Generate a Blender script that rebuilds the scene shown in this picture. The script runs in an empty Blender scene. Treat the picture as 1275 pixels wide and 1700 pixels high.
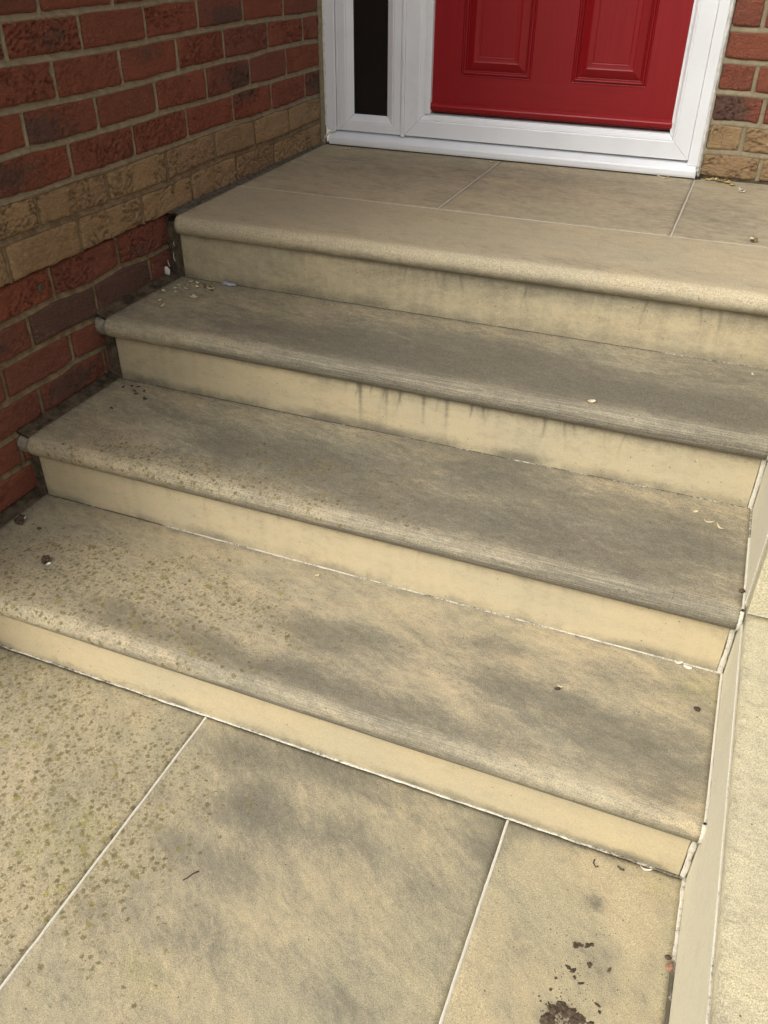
import bpy, math, random
import numpy as np

random.seed(7)
S = bpy.context.scene
COL = S.collection

# ------------------------------------------------------------------ camera
cam_d = bpy.data.cameras.new('camera')
cam = bpy.data.objects.new('camera', cam_d)
COL.objects.link(cam)
cam.location = (1.3041, -1.7636, 0.5835)
cam.rotation_euler = (0.9684, -0.008, 0.3871)
cam_d.sensor_fit = 'HORIZONTAL'
cam_d.sensor_width = 36.0
cam_d.lens = 36.0 * 1406.72 / 1275.0
cam_d.clip_start = 0.02
cam_d.clip_end = 500
S.camera = cam

# ------------------------------------------------------------------ light: bright overcast, brightest behind the camera
SUN_EL, SUN_AZ = math.radians(46), math.radians(212)   # azimuth clockwise from +Y
w = bpy.data.worlds.new('World')
S.world = w
w.use_nodes = True
nt = w.node_tree
nt.nodes.clear()
sky = nt.nodes.new('ShaderNodeTexSky')
sky.sky_type = 'NISHITA'
sky.sun_disc = False
sky.sun_elevation = SUN_EL
sky.sun_rotation = SUN_AZ
sky.air_density = 1.0
sky.dust_density = 6.0
sky.ozone_density = 1.0
hs = nt.nodes.new('ShaderNodeHueSaturation')
hs.inputs['Saturation'].default_value = 0.13
bg = nt.nodes.new('ShaderNodeBackground')
bg.inputs['Strength'].default_value = 0.15
wo = nt.nodes.new('ShaderNodeOutputWorld')
nt.links.new(sky.outputs[0], hs.inputs['Color'])
nt.links.new(hs.outputs[0], bg.inputs['Color'])
nt.links.new(bg.outputs[0], wo.inputs['Surface'])

sd = bpy.data.lights.new('sun', 'SUN')
sd.energy = 1.35
sd.angle = math.radians(30)
sd.color = (1.0, 0.95, 0.86)
sun = bpy.data.objects.new('sun', sd)
COL.objects.link(sun)
sun.rotation_euler = (math.radians(90) - SUN_EL, 0, math.pi - SUN_AZ)

S.view_settings.view_transform = 'Standard'
S.view_settings.look = 'None'
S.view_settings.exposure = 0.43
S.view_settings.gamma = 1.0
S.render.engine = 'CYCLES'

# ------------------------------------------------------------------ measured layout (metres; landing top z = 0, its nosing y = 0, brick face x = 0)
YN = [0.0, -0.3012, -0.6045, -0.9153]            # nosing fronts
ZT = [0.0, -0.1556, -0.3089, -0.4578, -0.6035]   # landing, three treads, lower paving
R = 0.0228                                       # nosing radius
OV = 0.0208                                      # overhang over the riser
W = 1.4573                                       # right end of the flight
ZO = 0.1474                                      # top of the buff band
XLOW = -0.0067
YAW = 0.007
JOINT = {4: [(-0.394,-0.003),(-0.175,-0.0042),(0.138,-0.0007)],3: [(-0.417,0.004),(-0.181,-0.002),(0.121,0.0036),(0.258,0.0066),(0.461,0.0064),(0.588,0.0046),(0.798,0.001),(0.92,0.0011)],2: [(-0.444,0.0023),(-0.166,-0.0061),(0.217,0.0024),(0.359,0.005),(0.489,0.0018),(0.602,0.0086),(0.815,0.0065),(0.935,0.0011)],1: [(-0.47,0.0002),(-0.391,0.0049),(-0.283,-0.0007),(-0.172,-0.0019),(-0.074,-0.0019),(0.085,0.0021),(0.261,-0.0012),(0.377,0.0002),(0.477,0.005),(0.604,0.0001),(0.704,0.0023),(0.908,0.0041)],0: [(-0.496,0.001),(-0.41,-0.0041),(-0.281,-0.0015),(-0.176,-0.0062),(-0.06,-0.0033),(0.066,-0.0041),(0.17,0.0024),(0.38,0.0028),(0.494,-0.0043),(0.605,-0.0004),(0.703,-0.0032),(0.816,0.0026),(0.932,-0.0026)],-1: [(-0.52,0.005),(-0.402,0.0038),(-0.285,0.0014),(-0.183,-0.0016),(-0.069,-0.0067),(0.047,-0.0087),(0.142,-0.003),(0.297,0.0017),(0.475,-0.0051),(0.608,-0.0092),(0.904,-0.0013)],-3: [(-0.565,0.0025),(-0.501,0.0007),(-0.407,0.0073),(-0.293,-0.005),(-0.169,0.0054),(-0.076,-0.0077),(0.02,-0.0039)],-4: [(-0.592,-0.0011),(-0.499,-0.0007),(-0.385,-0.0038),(-0.276,-0.0115)],-5: [(-0.618,-0.0023),(-0.508,-0.0042),(-0.44,-0.0085),(-0.392,0.0019),(-0.305,-0.0071)],-6: [(-0.625,-0.0031)],-7: [(-0.668,0.0041),(-0.596,-0.0034)]}
PERP = {3: [-0.395,-0.181,0.041,0.259,0.475,0.704],2: [-0.282,-0.067,0.154,0.368,0.603,0.822],1: [-0.39,-0.172,0.048,0.267,0.489,0.705],0: [-0.279,-0.061,0.161,0.386,0.603,0.82],-1: [-0.404,-0.178,0.055,0.279,0.492,0.702],-2: [-0.515,-0.296,-0.066,0.148,0.375,0.596,0.818],-3: [-0.4,-0.173],-4: [-0.492,-0.275,-0.062],-5: [-0.593,-0.383],-6: [-0.508,-0.286]}
GRIME = [(4,1.322,-1.162,.03,.018,.9),(4,1.33,-1.06,.03,.02,.5),(4,1.345,-1.09,.04,.03,.35),(2,1.0,-.42,.4,.06,.3),(2,.95,-.56,.4,.03,.3),(1,.9,-.15,.45,.08,.25),(0,0.548,-0.031,0.304,0.083,0.25),(0,1.073,0.022,0.245,0.079,0.3),(0,0.776,0.732,0.355,0.184,0.3),(0,0.332,0.693,0.321,0.15,0.2),(0,1.276,0.553,0.141,0.182,0.3),(1,0.505,-0.2,0.182,0.078,0.6),(1,0.71,-0.249,0.191,0.081,0.85),(1,0.906,-0.165,0.157,0.09,0.6),(1,1.083,-0.227,0.187,0.088,0.75),(1,1.262,-0.193,0.144,0.082,0.7),(1,1.396,-0.216,0.084,0.092,0.8),(1,1.351,-0.038,0.104,0.049,0.5),(1,0.334,-0.218,0.114,0.043,0.3),(1,0.797,-0.074,0.115,0.039,0.4),(1,0.991,-0.096,0.08,0.037,0.4),(2,0.4,-0.458,0.088,0.068,0.95),(2,0.574,-0.464,0.096,0.048,0.65),(2,0.659,-0.415,0.148,0.063,0.65),(2,0.819,-0.516,0.168,0.055,0.75),(2,0.971,-0.346,0.111,0.054,0.9),(2,1.061,-0.5,0.089,0.054,0.7),(2,1.213,-0.496,0.125,0.075,0.6),(2,1.362,-0.434,0.091,0.088,0.65),(2,1.321,-0.603,0.113,0.048,0.45),(2,0.824,-0.291,0.108,0.039,0.5),(2,1.189,-0.36,0.134,0.03,0.45),(2,0.263,-0.385,0.08,0.029,0.3),(2,1.185,-0.618,0.09,0.032,0.5),(3,0.419,-0.854,0.088,0.042,0.7),(3,0.603,-0.88,0.126,0.042,0.7),(3,0.81,-0.752,0.091,0.044,0.95),(3,0.776,-0.871,0.14,0.033,0.8),(3,1.017,-0.878,0.164,0.041,0.8),(3,1.224,-0.757,0.115,0.037,0.6),(3,1.048,-0.686,0.054,0.021,0.6),(3,1.119,-0.664,0.043,0.021,0.5),(3,1.291,-0.804,0.118,0.047,0.65),(3,1.397,-0.841,0.052,0.058,0.6),(3,1.1,-0.751,0.082,0.025,0.5),(3,0.98,-0.94,0.087,0.02,0.5),(3,0.624,-0.654,0.077,0.023,0.3),(3,1.316,-0.661,0.078,0.023,0.4),(3,1.429,-0.714,0.037,0.068,0.35),(4,0.789,-1.021,0.058,0.045,1.0),(4,0.72,-1.146,0.045,0.029,0.7),(4,0.81,-1.153,0.058,0.036,0.6),(4,0.858,-0.913,0.086,0.035,0.75),(4,0.864,-1.058,0.06,0.03,0.55),(4,0.976,-1.029,0.058,0.034,0.55),(4,1.17,-0.949,0.033,0.076,0.55),(4,0.711,-0.946,0.101,0.03,0.7),(4,0.844,-1.26,0.045,0.03,0.35),(4,1.037,-1.251,0.066,0.022,0.45),(4,1.223,-0.891,0.067,0.015,0.5),(4,0.977,-0.93,0.062,0.029,0.45),(4,1.084,-1.072,0.037,0.028,0.4),(4,1.113,-0.96,0.058,0.019,0.4),(4,0.705,-1.279,0.056,0.031,0.35),(4,1.33,-0.994,0.014,0.012,1.3),(4,1.237,-1.088,0.034,0.053,0.35),(4,1.424,-1.075,0.014,0.043,0.5),(4,0.529,-1.091,0.067,0.041,0.3),(4,0.285,-0.97,0.077,0.032,0.3)]
PINK = [(2,0.156,-0.561,0.054,0.055,1.0),(2,0.117,-0.325,0.077,0.032,0.8),(2,0.146,-0.465,0.065,0.028,0.4),(2,0.403,-0.598,0.083,0.019,0.5),(3,0.25,-0.705,0.128,0.034,0.8),(3,0.159,-0.828,0.07,0.046,0.8),(3,0.873,-0.646,0.105,0.029,0.5),(3,1.128,-0.698,0.023,0.02,0.9),(3,1.002,-0.776,0.042,0.013,0.5),(4,0.389,-1.135,0.057,0.061,0.9),(4,1.336,-0.925,0.098,0.075,0.7),(4,1.396,-1.023,0.049,0.085,0.5),(4,1.196,-1.16,0.049,0.049,0.4),(3,1.416,-0.771,0.044,0.05,0.4)]
GREEN = [(3,1.413,-0.65,0.057,0.043,0.6),(3,1.338,-0.804,0.045,0.024,0.4),(2,1.354,-0.356,0.064,0.029,0.6),(2,0.258,-0.635,0.086,0.038,0.4),(3,1.101,-0.639,0.065,0.018,0.5),(4,1.121,-1.173,0.067,0.049,0.3),(4,1.425,-0.92,0.035,0.041,0.5),(4,0.781,-1.313,0.071,0.043,0.4),(4,0.539,-1.209,0.124,0.112,0.5),(3,0.419,-0.656,0.202,0.052,0.4),(1,0.409,-0.128,0.131,0.06,0.5),(2,0.254,-0.685,0.084,0.036,0.4)]
LICHEN = [(3,.30,-.88,.22,.05,.7),(4,.20,-1.0,.2,.12,.8),(2,.42,-.60,.25,.05,.5),(2,.66,-.45,.22,.08,.25),(4,0.364,-1.062,0.188,0.142,1.0),(4,0.505,-1.139,0.141,0.124,0.9),(4,0.54,-1.265,0.12,0.103,0.8),(4,0.638,-1.109,0.095,0.125,0.4),(4,0.773,-1.053,0.143,0.13,0.2),(4,0.742,-1.329,0.175,0.089,0.25),(3,0.214,-0.806,0.19,0.096,1.0),(3,0.387,-0.773,0.169,0.096,0.9),(3,0.564,-0.756,0.148,0.094,0.55),(3,0.735,-0.792,0.137,0.088,0.35),(3,0.508,-0.886,0.142,0.054,0.8),(3,0.893,-0.726,0.133,0.091,0.15),(2,0.252,-0.587,0.173,0.083,0.55),(2,0.523,-0.523,0.213,0.095,0.42),(2,0.787,-0.53,0.181,0.1,0.22),(2,0.941,-0.487,0.174,0.08,0.12),(1,0.35,-0.192,0.254,0.097,0.15),(1,0.699,-0.254,0.217,0.086,0.1)]

# ------------------------------------------------------------------ numeric helpers
def _h(ix, iy, iz):
    n = (ix.astype(np.int64) * 374761393 + iy.astype(np.int64) * 668265263 + iz.astype(np.int64) * 2147483647) & 0xffffffff
    n = ((n ^ (n >> 13)) * 1274126177) & 0xffffffff
    return ((n ^ (n >> 16)) & 0xffff) / 65535.0

def vn(x, y, z=0.0):
    """smooth value noise 0..1, vectorised"""
    x, y = np.asarray(x, float), np.asarray(y, float)
    x, y, z = np.broadcast_arrays(x, y, np.asarray(z, float))
    ix, iy, iz = np.floor(x), np.floor(y), np.floor(z)
    fx, fy, fz = x - ix, y - iy, z - iz
    fx, fy, fz = [f * f * (3 - 2 * f) for f in (fx, fy, fz)]
    r = 0
    for dx in (0, 1):
        for dy in (0, 1):
            for dz in (0, 1):
                r = r + _h(ix + dx, iy + dy, iz + dz) * (fx if dx else 1 - fx) * (fy if dy else 1 - fy) * (fz if dz else 1 - fz)
    return r

def fbm(x, y, z=0.0, o=4):
    s, a, t = 0, 1.0, 0
    for i in range(o):
        s = s + a * vn(np.asarray(x) * 2 ** i + 13.7 * i, np.asarray(y) * 2 ** i + 5.1 * i, np.asarray(z) + 7.3 * i)
        t += a
        a *= .5
    return s / t

def smooth(a, b, x):
    t = np.clip((x - a) / (b - a), 0, 1)
    return t * t * (3 - 2 * t)

def blob(lst, k, x, y):
    r = np.zeros(np.broadcast(x, y).shape)
    for (kk, cx, cy, sx, sy, a) in lst:
        if kk == k:
            wx = x + .05 * (vn(x * 11, y * 11, 3.0) - .5)
            wy = y + .03 * (vn(x * 13, y * 13, 9.0) - .5)
            d = ((wx - cx) / sx) ** 2 + ((wy - cy) / sy) ** 2
            r = r + 1.10 * a * np.exp(-d * .8)
    return r

# ------------------------------------------------------------------ object helpers
def tag(o, label=None, cat=None, group=None, kind=None):
    if label: o['label'] = label
    if cat: o['category'] = cat
    if group: o['group'] = group
    if kind: o['kind'] = kind
    return o

def empty(name, loc, label=None, cat=None, group=None, kind=None, rz=0.0, parent=None):
    o = bpy.data.objects.new(name, None)
    o.empty_display_size = .05
    o.location = loc
    o.rotation_euler = (0, 0, rz)
    COL.objects.link(o)
    if parent: o.parent = parent
    return tag(o, label, cat, group, kind)

def wloc(o):
    """location of a (one-level, unrotated) parent"""
    return np.array(o.location) if o else np.zeros(3)

def mesh_obj(name, V, F, mat, parent=None, attrs=None, smooth_shade=True, origin=None, local=False):
    """V in world coordinates unless local; the object's origin is put at `origin` (default centre of V)"""
    V = np.asarray(V, float)
    if origin is None:
        origin = np.array([(V[:, 0].min() + V[:, 0].max()) / 2, (V[:, 1].min() + V[:, 1].max()) / 2, V[:, 2].min()])
    origin = np.asarray(origin, float)
    me = bpy.data.meshes.new(name)
    me.from_pydata((V - origin).tolist(), [], [tuple(f) for f in F])
    if smooth_shade:
        me.polygons.foreach_set('use_smooth', [True] * len(me.polygons))
    if attrs:
        for k, a in attrs.items():
            at = me.attributes.new(k, 'FLOAT', 'POINT')
            at.data.foreach_set('value', np.asarray(a, np.float32).ravel())
    me.materials.append(mat)
    me.update()
    o = bpy.data.objects.new(name, me)
    COL.objects.link(o)
    if parent is not None:
        o.parent = parent
        o.location = origin if local else origin - _abs(parent)
    else:
        o.location = origin
    return o

def _abs(o):
    p = np.zeros(3)
    while o is not None:
        p = p + np.array(o.location)
        o = o.parent
    return p

def grid_faces(nu, nv, off=0, flip=False):
    i, j = np.meshgrid(np.arange(nu - 1), np.arange(nv - 1), indexing='ij')
    a = (i * nv + j).ravel() + off
    f = np.stack([a, a + nv, a + nv + 1, a + 1], 1)
    return f[:, ::-1] if flip else f

def box_vf(x0, x1, y0, y1, z0, z1, off=0):
    V = [(x, y, z) for x in (x0, x1) for y in (y0, y1) for z in (z0, z1)]
    F = [(0, 1, 3, 2), (4, 6, 7, 5), (0, 4, 5, 1), (2, 3, 7, 6), (0, 2, 6, 4), (1, 5, 7, 3)]
    return V, [tuple(a + off for a in f) for f in F]

def boxes(name, lst, mat, parent=None, bevel=0.0, **k):
    V, F = [], []
    for b in lst:
        v, f = box_vf(*b, off=len(V))
        V += v
        F += f
    o = mesh_obj(name, V, F, mat, parent, smooth_shade=False, **k)
    if bevel:
        m = o.modifiers.new('bevel', 'BEVEL')
        m.width = bevel
        m.segments = 2
        m.limit_method = 'ANGLE'
    return o

# ------------------------------------------------------------------ materials
class NT:
    def __init__(s, name):
        s.m = bpy.data.materials.new(name)
        s.m.use_nodes = True
        s.t = s.m.node_tree
        s.b = s.t.nodes['Principled BSDF']
        s.geo = s.t.nodes.new('ShaderNodeNewGeometry')
    def n(s, typ, **k):
        o = s.t.nodes.new(typ)
        for a, v in k.items(): setattr(o, a, v)
        return o
    def link(s, a, b): s.t.links.new(a, b)
    def pos(s, scale=(1, 1, 1), rot=(0, 0, 0), loc=(0, 0, 0), typ='POINT'):
        m = s.n('ShaderNodeMapping', vector_type=typ)
        m.inputs['Scale'].default_value = scale
        m.inputs['Rotation'].default_value = rot
        m.inputs['Location'].default_value = loc
        s.link(s.geo.outputs['Position'], m.inputs['Vector'])
        return m.outputs[0]
    def noise(s, vec, scale, detail=4, rough=.55, dist=0.0):
        o = s.n('ShaderNodeTexNoise')
        o.inputs['Scale'].default_value = scale
        o.inputs['Detail'].default_value = detail
        o.inputs['Roughness'].default_value = rough
        o.inputs['Distortion'].default_value = dist
        s.link(vec, o.inputs['Vector'])
        return o.outputs['Fac']
    def attr(s, name):
        o = s.n('ShaderNodeAttribute')
        o.attribute_name = name
        return o.outputs['Fac']
    def math(s, op, a, b=None, c=None, clamp=False):
        o = s.n('ShaderNodeMath', operation=op)
        o.use_clamp = clamp
        for i, v in enumerate((a, b, c)):
            if v is None: continue
            if isinstance(v, (int, float)): o.inputs[i].default_value = v
            else: s.link(v, o.inputs[i])
        return o.outputs[0]
    def ramp(s, v, a, b, lo=0.0, hi=1.0):
        o = s.n('ShaderNodeMapRange')
        o.interpolation_type = 'SMOOTHSTEP'
        s.link(v, o.inputs[0])
        for i, q in enumerate((a, b, lo, hi)): o.inputs[i + 1].default_value = q
        return o.outputs[0]
    def mix(s, f, a, b, blend='MIX'):
        o = s.n('ShaderNodeMix', data_type='RGBA')
        o.blend_type = blend
        if isinstance(f, (int, float)): o.inputs[0].default_value = f
        else: s.link(f, o.inputs[0])
        for i, v in ((6, a), (7, b)):
            if isinstance(v, tuple): o.inputs[i].default_value = (*v, 1)
            else: s.link(v, o.inputs[i])
        return o.outputs[2]
    def bump(s, h, strength, dist, prev=None):
        o = s.n('ShaderNodeBump')
        o.inputs['Strength'].default_value = strength
        o.inputs['Distance'].default_value = dist
        s.link(h, o.inputs['Height'])
        if prev is not None: s.link(prev, o.inputs['Normal'])
        return o.outputs[0]
    def done(s, col, rough=.8, nrm=None, spec=.3):
        if isinstance(col, tuple): s.b.inputs['Base Color'].default_value = (*col, 1)
        else: s.link(col, s.b.inputs['Base Color'])
        if isinstance(rough, (int, float)): s.b.inputs['Roughness'].default_value = rough
        else: s.link(rough, s.b.inputs['Roughness'])
        s.b.inputs['Specular IOR Level'].default_value = spec
        if nrm is not None: s.link(nrm, s.b.inputs['Normal'])
        return s.m

def stone_mat(name, light, warm, riser=False, tint=(0.172, 0.158, 0.118), rot=-11):
    s = NT(name)
    p = s.pos()
    ps = s.pos(scale=(1, 1 / 2.1, 1 / 2.1), rot=(0, 0, math.radians(rot)), typ='TEXTURE')          # bedding streaks run along the step
    oi = s.n('ShaderNodeObjectInfo')
    va = s.n('ShaderNodeVectorMath', operation='ADD')
    sc_ = s.n('ShaderNodeVectorMath', operation='SCALE')
    sc_.inputs[0].default_value = (37.0, 23.0, 11.0)
    s.link(oi.outputs['Random'], sc_.inputs['Scale'])
    s.link(ps, va.inputs[0])
    s.link(sc_.outputs[0], va.inputs[1])
    ps = va.outputs[0]
    g, pk, gr, li, nose = [s.attr(a) for a in ('grime_shade', 'pink', 'green', 'lichen', 'nose')]
    n_big = s.noise(ps, 3.0, 5, .55, .6)
    li = s.math('MULTIPLY', li, s.ramp(s.noise(p, 13, 5, .65), .34, .66, .35, 1.35))
    n_mid = s.noise(ps, 14, 6, .62, .5)
    n_fine = s.noise(p, 300, 4, .8)
    n_grain = s.noise(p, 620, 3, .75)
    col = s.mix(s.ramp(n_big, .32, .68), light, warm)
    col = s.mix(s.math('MULTIPLY', s.ramp(n_mid, .45, .75), .35), col, tuple(c * .80 for c in light))
    # pinkish / cleaner patches
    pm = s.ramp(s.math('ADD', pk, s.math('MULTIPLY', s.math('SUBTRACT', n_mid, .5), .9)), .3, .7)
    col = s.mix(s.math('MULTIPLY', pm, .38), col, (0.47, 0.365, 0.225))
    # algae
    gm = s.ramp(s.math('ADD', gr, s.math('MULTIPLY', s.math('SUBTRACT', n_mid, .5), 1.2)), .2, .9)
    col = s.mix(s.math('MULTIPLY', gm, .55), col, (0.30, 0.275, 0.115))
    # grey-black mould and riser-top contact shade: measured patches broken up by streaky noise and grain
    br = s.math('MULTIPLY', s.math('SUBTRACT', s.noise(ps, 34, 10, .84, .5), .5), 3.2 if not riser else 2.0)
    br2 = s.math('MULTIPLY', s.math('SUBTRACT', n_fine, .5), 3.4 if not riser else 2.0)
    br3 = s.math('MULTIPLY', s.math('SUBTRACT', s.noise(ps, 8.0, 7, .68, .7), .5), 1.7 if not riser else 1.0)
    gsum = s.math('ADD', s.math('ADD', g, br3), s.math('ADD', br, br2))
    gm1 = s.ramp(gsum, .0 if not riser else .12, 1.15)
    col = s.mix(s.math('MULTIPLY', gm1, .78), col, tint)
    gm2 = s.ramp(gsum, .75, 1.9)
    col = s.mix(s.math('MULTIPLY', gm2, .6), col, (0.088, 0.078, 0.060))
    # pale veins where the film has worn thin
    vn_ = s.noise(ps, 9, 4, .55, 1.4)
    vein = s.math('MULTIPLY', s.ramp(s.math('ABSOLUTE', s.math('SUBTRACT', vn_, .5)), .05, .0), 0.0 if riser else .05)
    col = s.mix(vein, col, tuple(c * 1.02 for c in light))
    # brushed lines on the sawn nosing
    pl = s.pos(scale=(9, 520, 520))
    ln = s.noise(pl, 1.0, 2, .6)
    lm = s.math('MULTIPLY', nose, s.ramp(ln, .50, .64))
    col = s.mix(s.math('MULTIPLY', lm, .20), col, (0.11, 0.10, 0.085))
    lm2 = s.math('MULTIPLY', nose, s.ramp(ln, .52, .40))
    col = s.mix(s.math('MULTIPLY', lm2, .20), col, (0.52, 0.46, 0.33))
    # lichen spots
    for sc, thr, c1, c2, seed in ((74, .28, (0.092, 0.074, 0.032), (0.17, 0.14, 0.05), 0), (150, .34, (0.13, 0.105, 0.052), (0.20, 0.16, 0.075), 5), (290, .36, (0.18, 0.145, 0.075), (0.24, 0.19, 0.10), 7), (40, .20, (0.17, 0.14, 0.05), (0.27, 0.23, 0.06), 9)):
        wv = s.n('ShaderNodeVectorMath', operation='MULTIPLY_ADD')
        nz = s.n('ShaderNodeTexNoise')
        nz.inputs['Scale'].default_value = sc * 2.2
        nz.inputs['Detail'].default_value = 3
        s.link(s.pos(loc=(seed, seed, 0)), nz.inputs['Vector'])
        s.link(nz.outputs['Color'], wv.inputs[0])
        wv.inputs[1].default_value = (.9 / sc,) * 3
        s.link(s.pos(loc=(seed, seed * 2, 0)), wv.inputs[2])
        vo = s.n('ShaderNodeTexVoronoi')
        vo.inputs['Scale'].default_value = sc
        s.link(wv.outputs[0], vo.inputs['Vector'])
        sep = s.n('ShaderNodeSeparateColor')
        s.link(vo.outputs['Color'], sep.inputs[0])
        rad = s.math('MULTIPLY', s.math('SUBTRACT', s.math('MULTIPLY', li, (1.45 if seed == 0 else 1.6) if seed != 9 else .85), sep.outputs[0]), thr * 2.6)
        rad = s.math('MINIMUM', rad, thr * 1.15)
        spot = s.ramp(s.math('SUBTRACT', rad, vo.outputs['Distance']), -.07, .12)
        cc = s.mix(sep.outputs[1], c1, c2)
        col = s.mix(s.math('MULTIPLY', spot, {0: .82, 5: .55, 7: .35, 9: .75}[seed]), col, cc)
    # tiny dark pits everywhere
    vo = s.n('ShaderNodeTexVoronoi')
    vo.inputs['Scale'].default_value = 95
    s.link(p, vo.inputs['Vector'])
    sep = s.n('ShaderNodeSeparateColor')
    s.link(vo.outputs['Color'], sep.inputs[0])
    pit = s.math('MULTIPLY', s.ramp(vo.outputs['Distance'], .15, .09), s.math('GREATER_THAN', sep.outputs[0], .86 if riser else .91))
    col = s.mix(s.math('MULTIPLY', pit, .8), col, (0.06, 0.05, 0.04))
    # grain
    k = .20 if riser else .62
    gv = s.math('ADD', 1 - k / 2, s.math('MULTIPLY', s.ramp(n_grain, .32, .68), k))
    k2 = .12 if riser else .50
    gv = s.math('MULTIPLY', gv, s.math('ADD', 1 - k2 / 2, s.math('MULTIPLY', s.ramp(n_fine, .3, .7), k2)))
    cmb = s.n('ShaderNodeCombineColor')
    for i in range(3): s.link(gv, cmb.inputs[i])
    col = s.mix(1.0, col, cmb.outputs[0], 'MULTIPLY')
    nb = s.bump(n_grain, .25 if not riser else .08, .0009)
    nb = s.bump(n_fine, .12 if not riser else .08, .0015, nb)
    nb = s.bump(n_mid, .25, .003, nb)
    return s.done(col, .82, nb, .25)

M = {}
M['stone'] = stone_mat('cast_stone', (0.385, 0.332, 0.218), (0.45, 0.362, 0.222))
M['stone_landing'] = stone_mat('landing_stone', (0.41, 0.355, 0.24), (0.455, 0.378, 0.245))
M['floor'] = stone_mat('paving_stone', (0.345, 0.302, 0.195), (0.405, 0.335, 0.205), rot=-38)
M['riser'] = stone_mat('riser_stone', (0.45, 0.383, 0.25), (0.50, 0.408, 0.25), riser=True, tint=(0.25, 0.22, 0.145))
M['cheek'] = stone_mat('cheek_stone', (0.62, 0.575, 0.44), (0.62, 0.575, 0.43), riser=True)
M['coping'] = stone_mat('coping_stone', (0.47, 0.42, 0.28), (0.50, 0.435, 0.28))

def mortar_white():
    s = NT('white_pointing')
    wh = s.attr('white')
    n = s.noise(s.pos(), 150, 5, .7)
    n2 = s.noise(s.pos(), 520, 3, .7)
    n3 = s.noise(s.pos(), 14, 3, .6)
    f = s.math('ADD', s.math('ADD', wh, s.math('MULTIPLY', s.math('SUBTRACT', n, .5), 1.5)), s.math('ADD', s.math('MULTIPLY', s.math('SUBTRACT', n2, .5), .7), s.math('MULTIPLY', s.math('SUBTRACT', n3, .5), 1.2)))
    col = s.mix(s.ramp(f, .15, .75), (0.10, 0.085, 0.06), (0.56, 0.53, 0.44))
    return s.done(col, .95, s.bump(n2, .6, .002), .1)
M['pointing'] = mortar_white()

def brick_mat(name, base, base2, darkc, pale):
    s = NT(name)
    dk, tone = s.attr('dark'), s.attr('tone')
    p = s.pos()
    pm = s.noise(p, 26, 5, .65, .6)
    pf = s.noise(p, 210, 4, .7)
    pg = s.noise(p, 800, 2, .7)
    col = s.mix(s.ramp(s.math('ADD', tone, s.math('MULTIPLY', s.math('SUBTRACT', pm, .5), .9)), .1, .9), base, base2)
    col = s.mix(s.math('MULTIPLY', s.ramp(s.math('ADD', dk, s.math('MULTIPLY', s.math('SUBTRACT', pm, .5), 1.1)), .3, .8), .8), col, darkc)
    cr = s.attr('crease')
    col = s.mix(s.math('MULTIPLY', cr, .5), col, tuple(c * .4 for c in darkc))
    col = s.mix(s.math('MULTIPLY', s.ramp(pf, .58, .80), .35), col, pale)
    col = s.mix(s.math('MULTIPLY', s.ramp(pf, .46, .30), .5), col, tuple(c * .55 for c in base))
    # small lime specks
    vo = s.n('ShaderNodeTexVoronoi')
    vo.inputs['Scale'].default_value = 75
    s.link(p, vo.inputs['Vector'])
    sep = s.n('ShaderNodeSeparateColor')
    s.link(vo.outputs['Color'], sep.inputs[0])
    sp = s.math('MULTIPLY', s.ramp(vo.outputs['Distance'], .14, .08), s.math('GREATER_THAN', sep.outputs[0], .93))
    col = s.mix(s.math('MULTIPLY', sp, .6), col, (0.5, 0.45, 0.36))
    nb = s.bump(pg, .35, .001)
    nb = s.bump(pf, .6, .0022, nb)
    nb = s.bump(s.noise(s.pos(scale=(1, 1, 1.6)), 55, 6, .70, 2.2), 1.0, .012, nb)
    return s.done(col, .9, nb, .2)
M['red_brick'] = brick_mat('red_brick', (0.345, 0.112, 0.066), (0.275, 0.104, 0.070), (0.145, 0.098, 0.076), (0.46, 0.24, 0.16))
M['buff_brick'] = brick_mat('buff_brick', (0.50, 0.335, 0.175), (0.43, 0.28, 0.155), (0.24, 0.155, 0.085), (0.60, 0.44, 0.27))

def simple(name, col, var=.25, scale=40, rough=.9, bump=.4, dist=.002, spec=.2, fine=300):
    s = NT(name)
    n = s.noise(s.pos(), scale, 5, .65)
    n2 = s.noise(s.pos(), fine, 3, .7)
    c = s.mix(s.ramp(n, .3, .7), tuple(x * (1 - var) for x in col), tuple(min(1, x * (1 + var)) for x in col))
    c = s.mix(s.math('MULTIPLY', s.ramp(n2, .5, .75), .3), c, tuple(x * .5 for x in col))
    return s.done(c, rough, s.bump(n2, bump, dist), spec)
def mortar_mat():
    s = NT('sandy_mortar')
    old, p = s.attr('old'), s.pos()
    n = s.noise(p, 50, 5, .65)
    n2 = s.noise(p, 300, 3, .7)
    c = s.mix(s.ramp(n, .3, .7), (0.215, 0.175, 0.11), (0.31, 0.255, 0.165))
    co = s.mix(s.ramp(n, .3, .7), (0.13, 0.092, 0.052), (0.25, 0.18, 0.10))
    c = s.mix(s.ramp(s.math('ADD', old, s.math('MULTIPLY', s.math('SUBTRACT', s.noise(p, 18, 3, .6), .5), .8)), .2, .7), c, co)
    c = s.mix(s.math('MULTIPLY', s.ramp(n2, .5, .75), .3), c, (0.12, 0.095, 0.06))
    return s.done(c, .9, s.bump(n2, .5, .002), .2)
M['mortar'] = mortar_mat()
M['dirty_mortar'] = simple('dirty_mortar', (0.088, 0.066, 0.042), .6, 38, bump=.8, dist=.004)
M['grey_mortar'] = simple('grey_mortar', (0.115, 0.10, 0.075), .5, 60, bump=.8, dist=.003)
M['plug'] = simple('grey_plug', (0.25, 0.22, 0.165), .3, 60, bump=.6, dist=.003)
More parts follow.
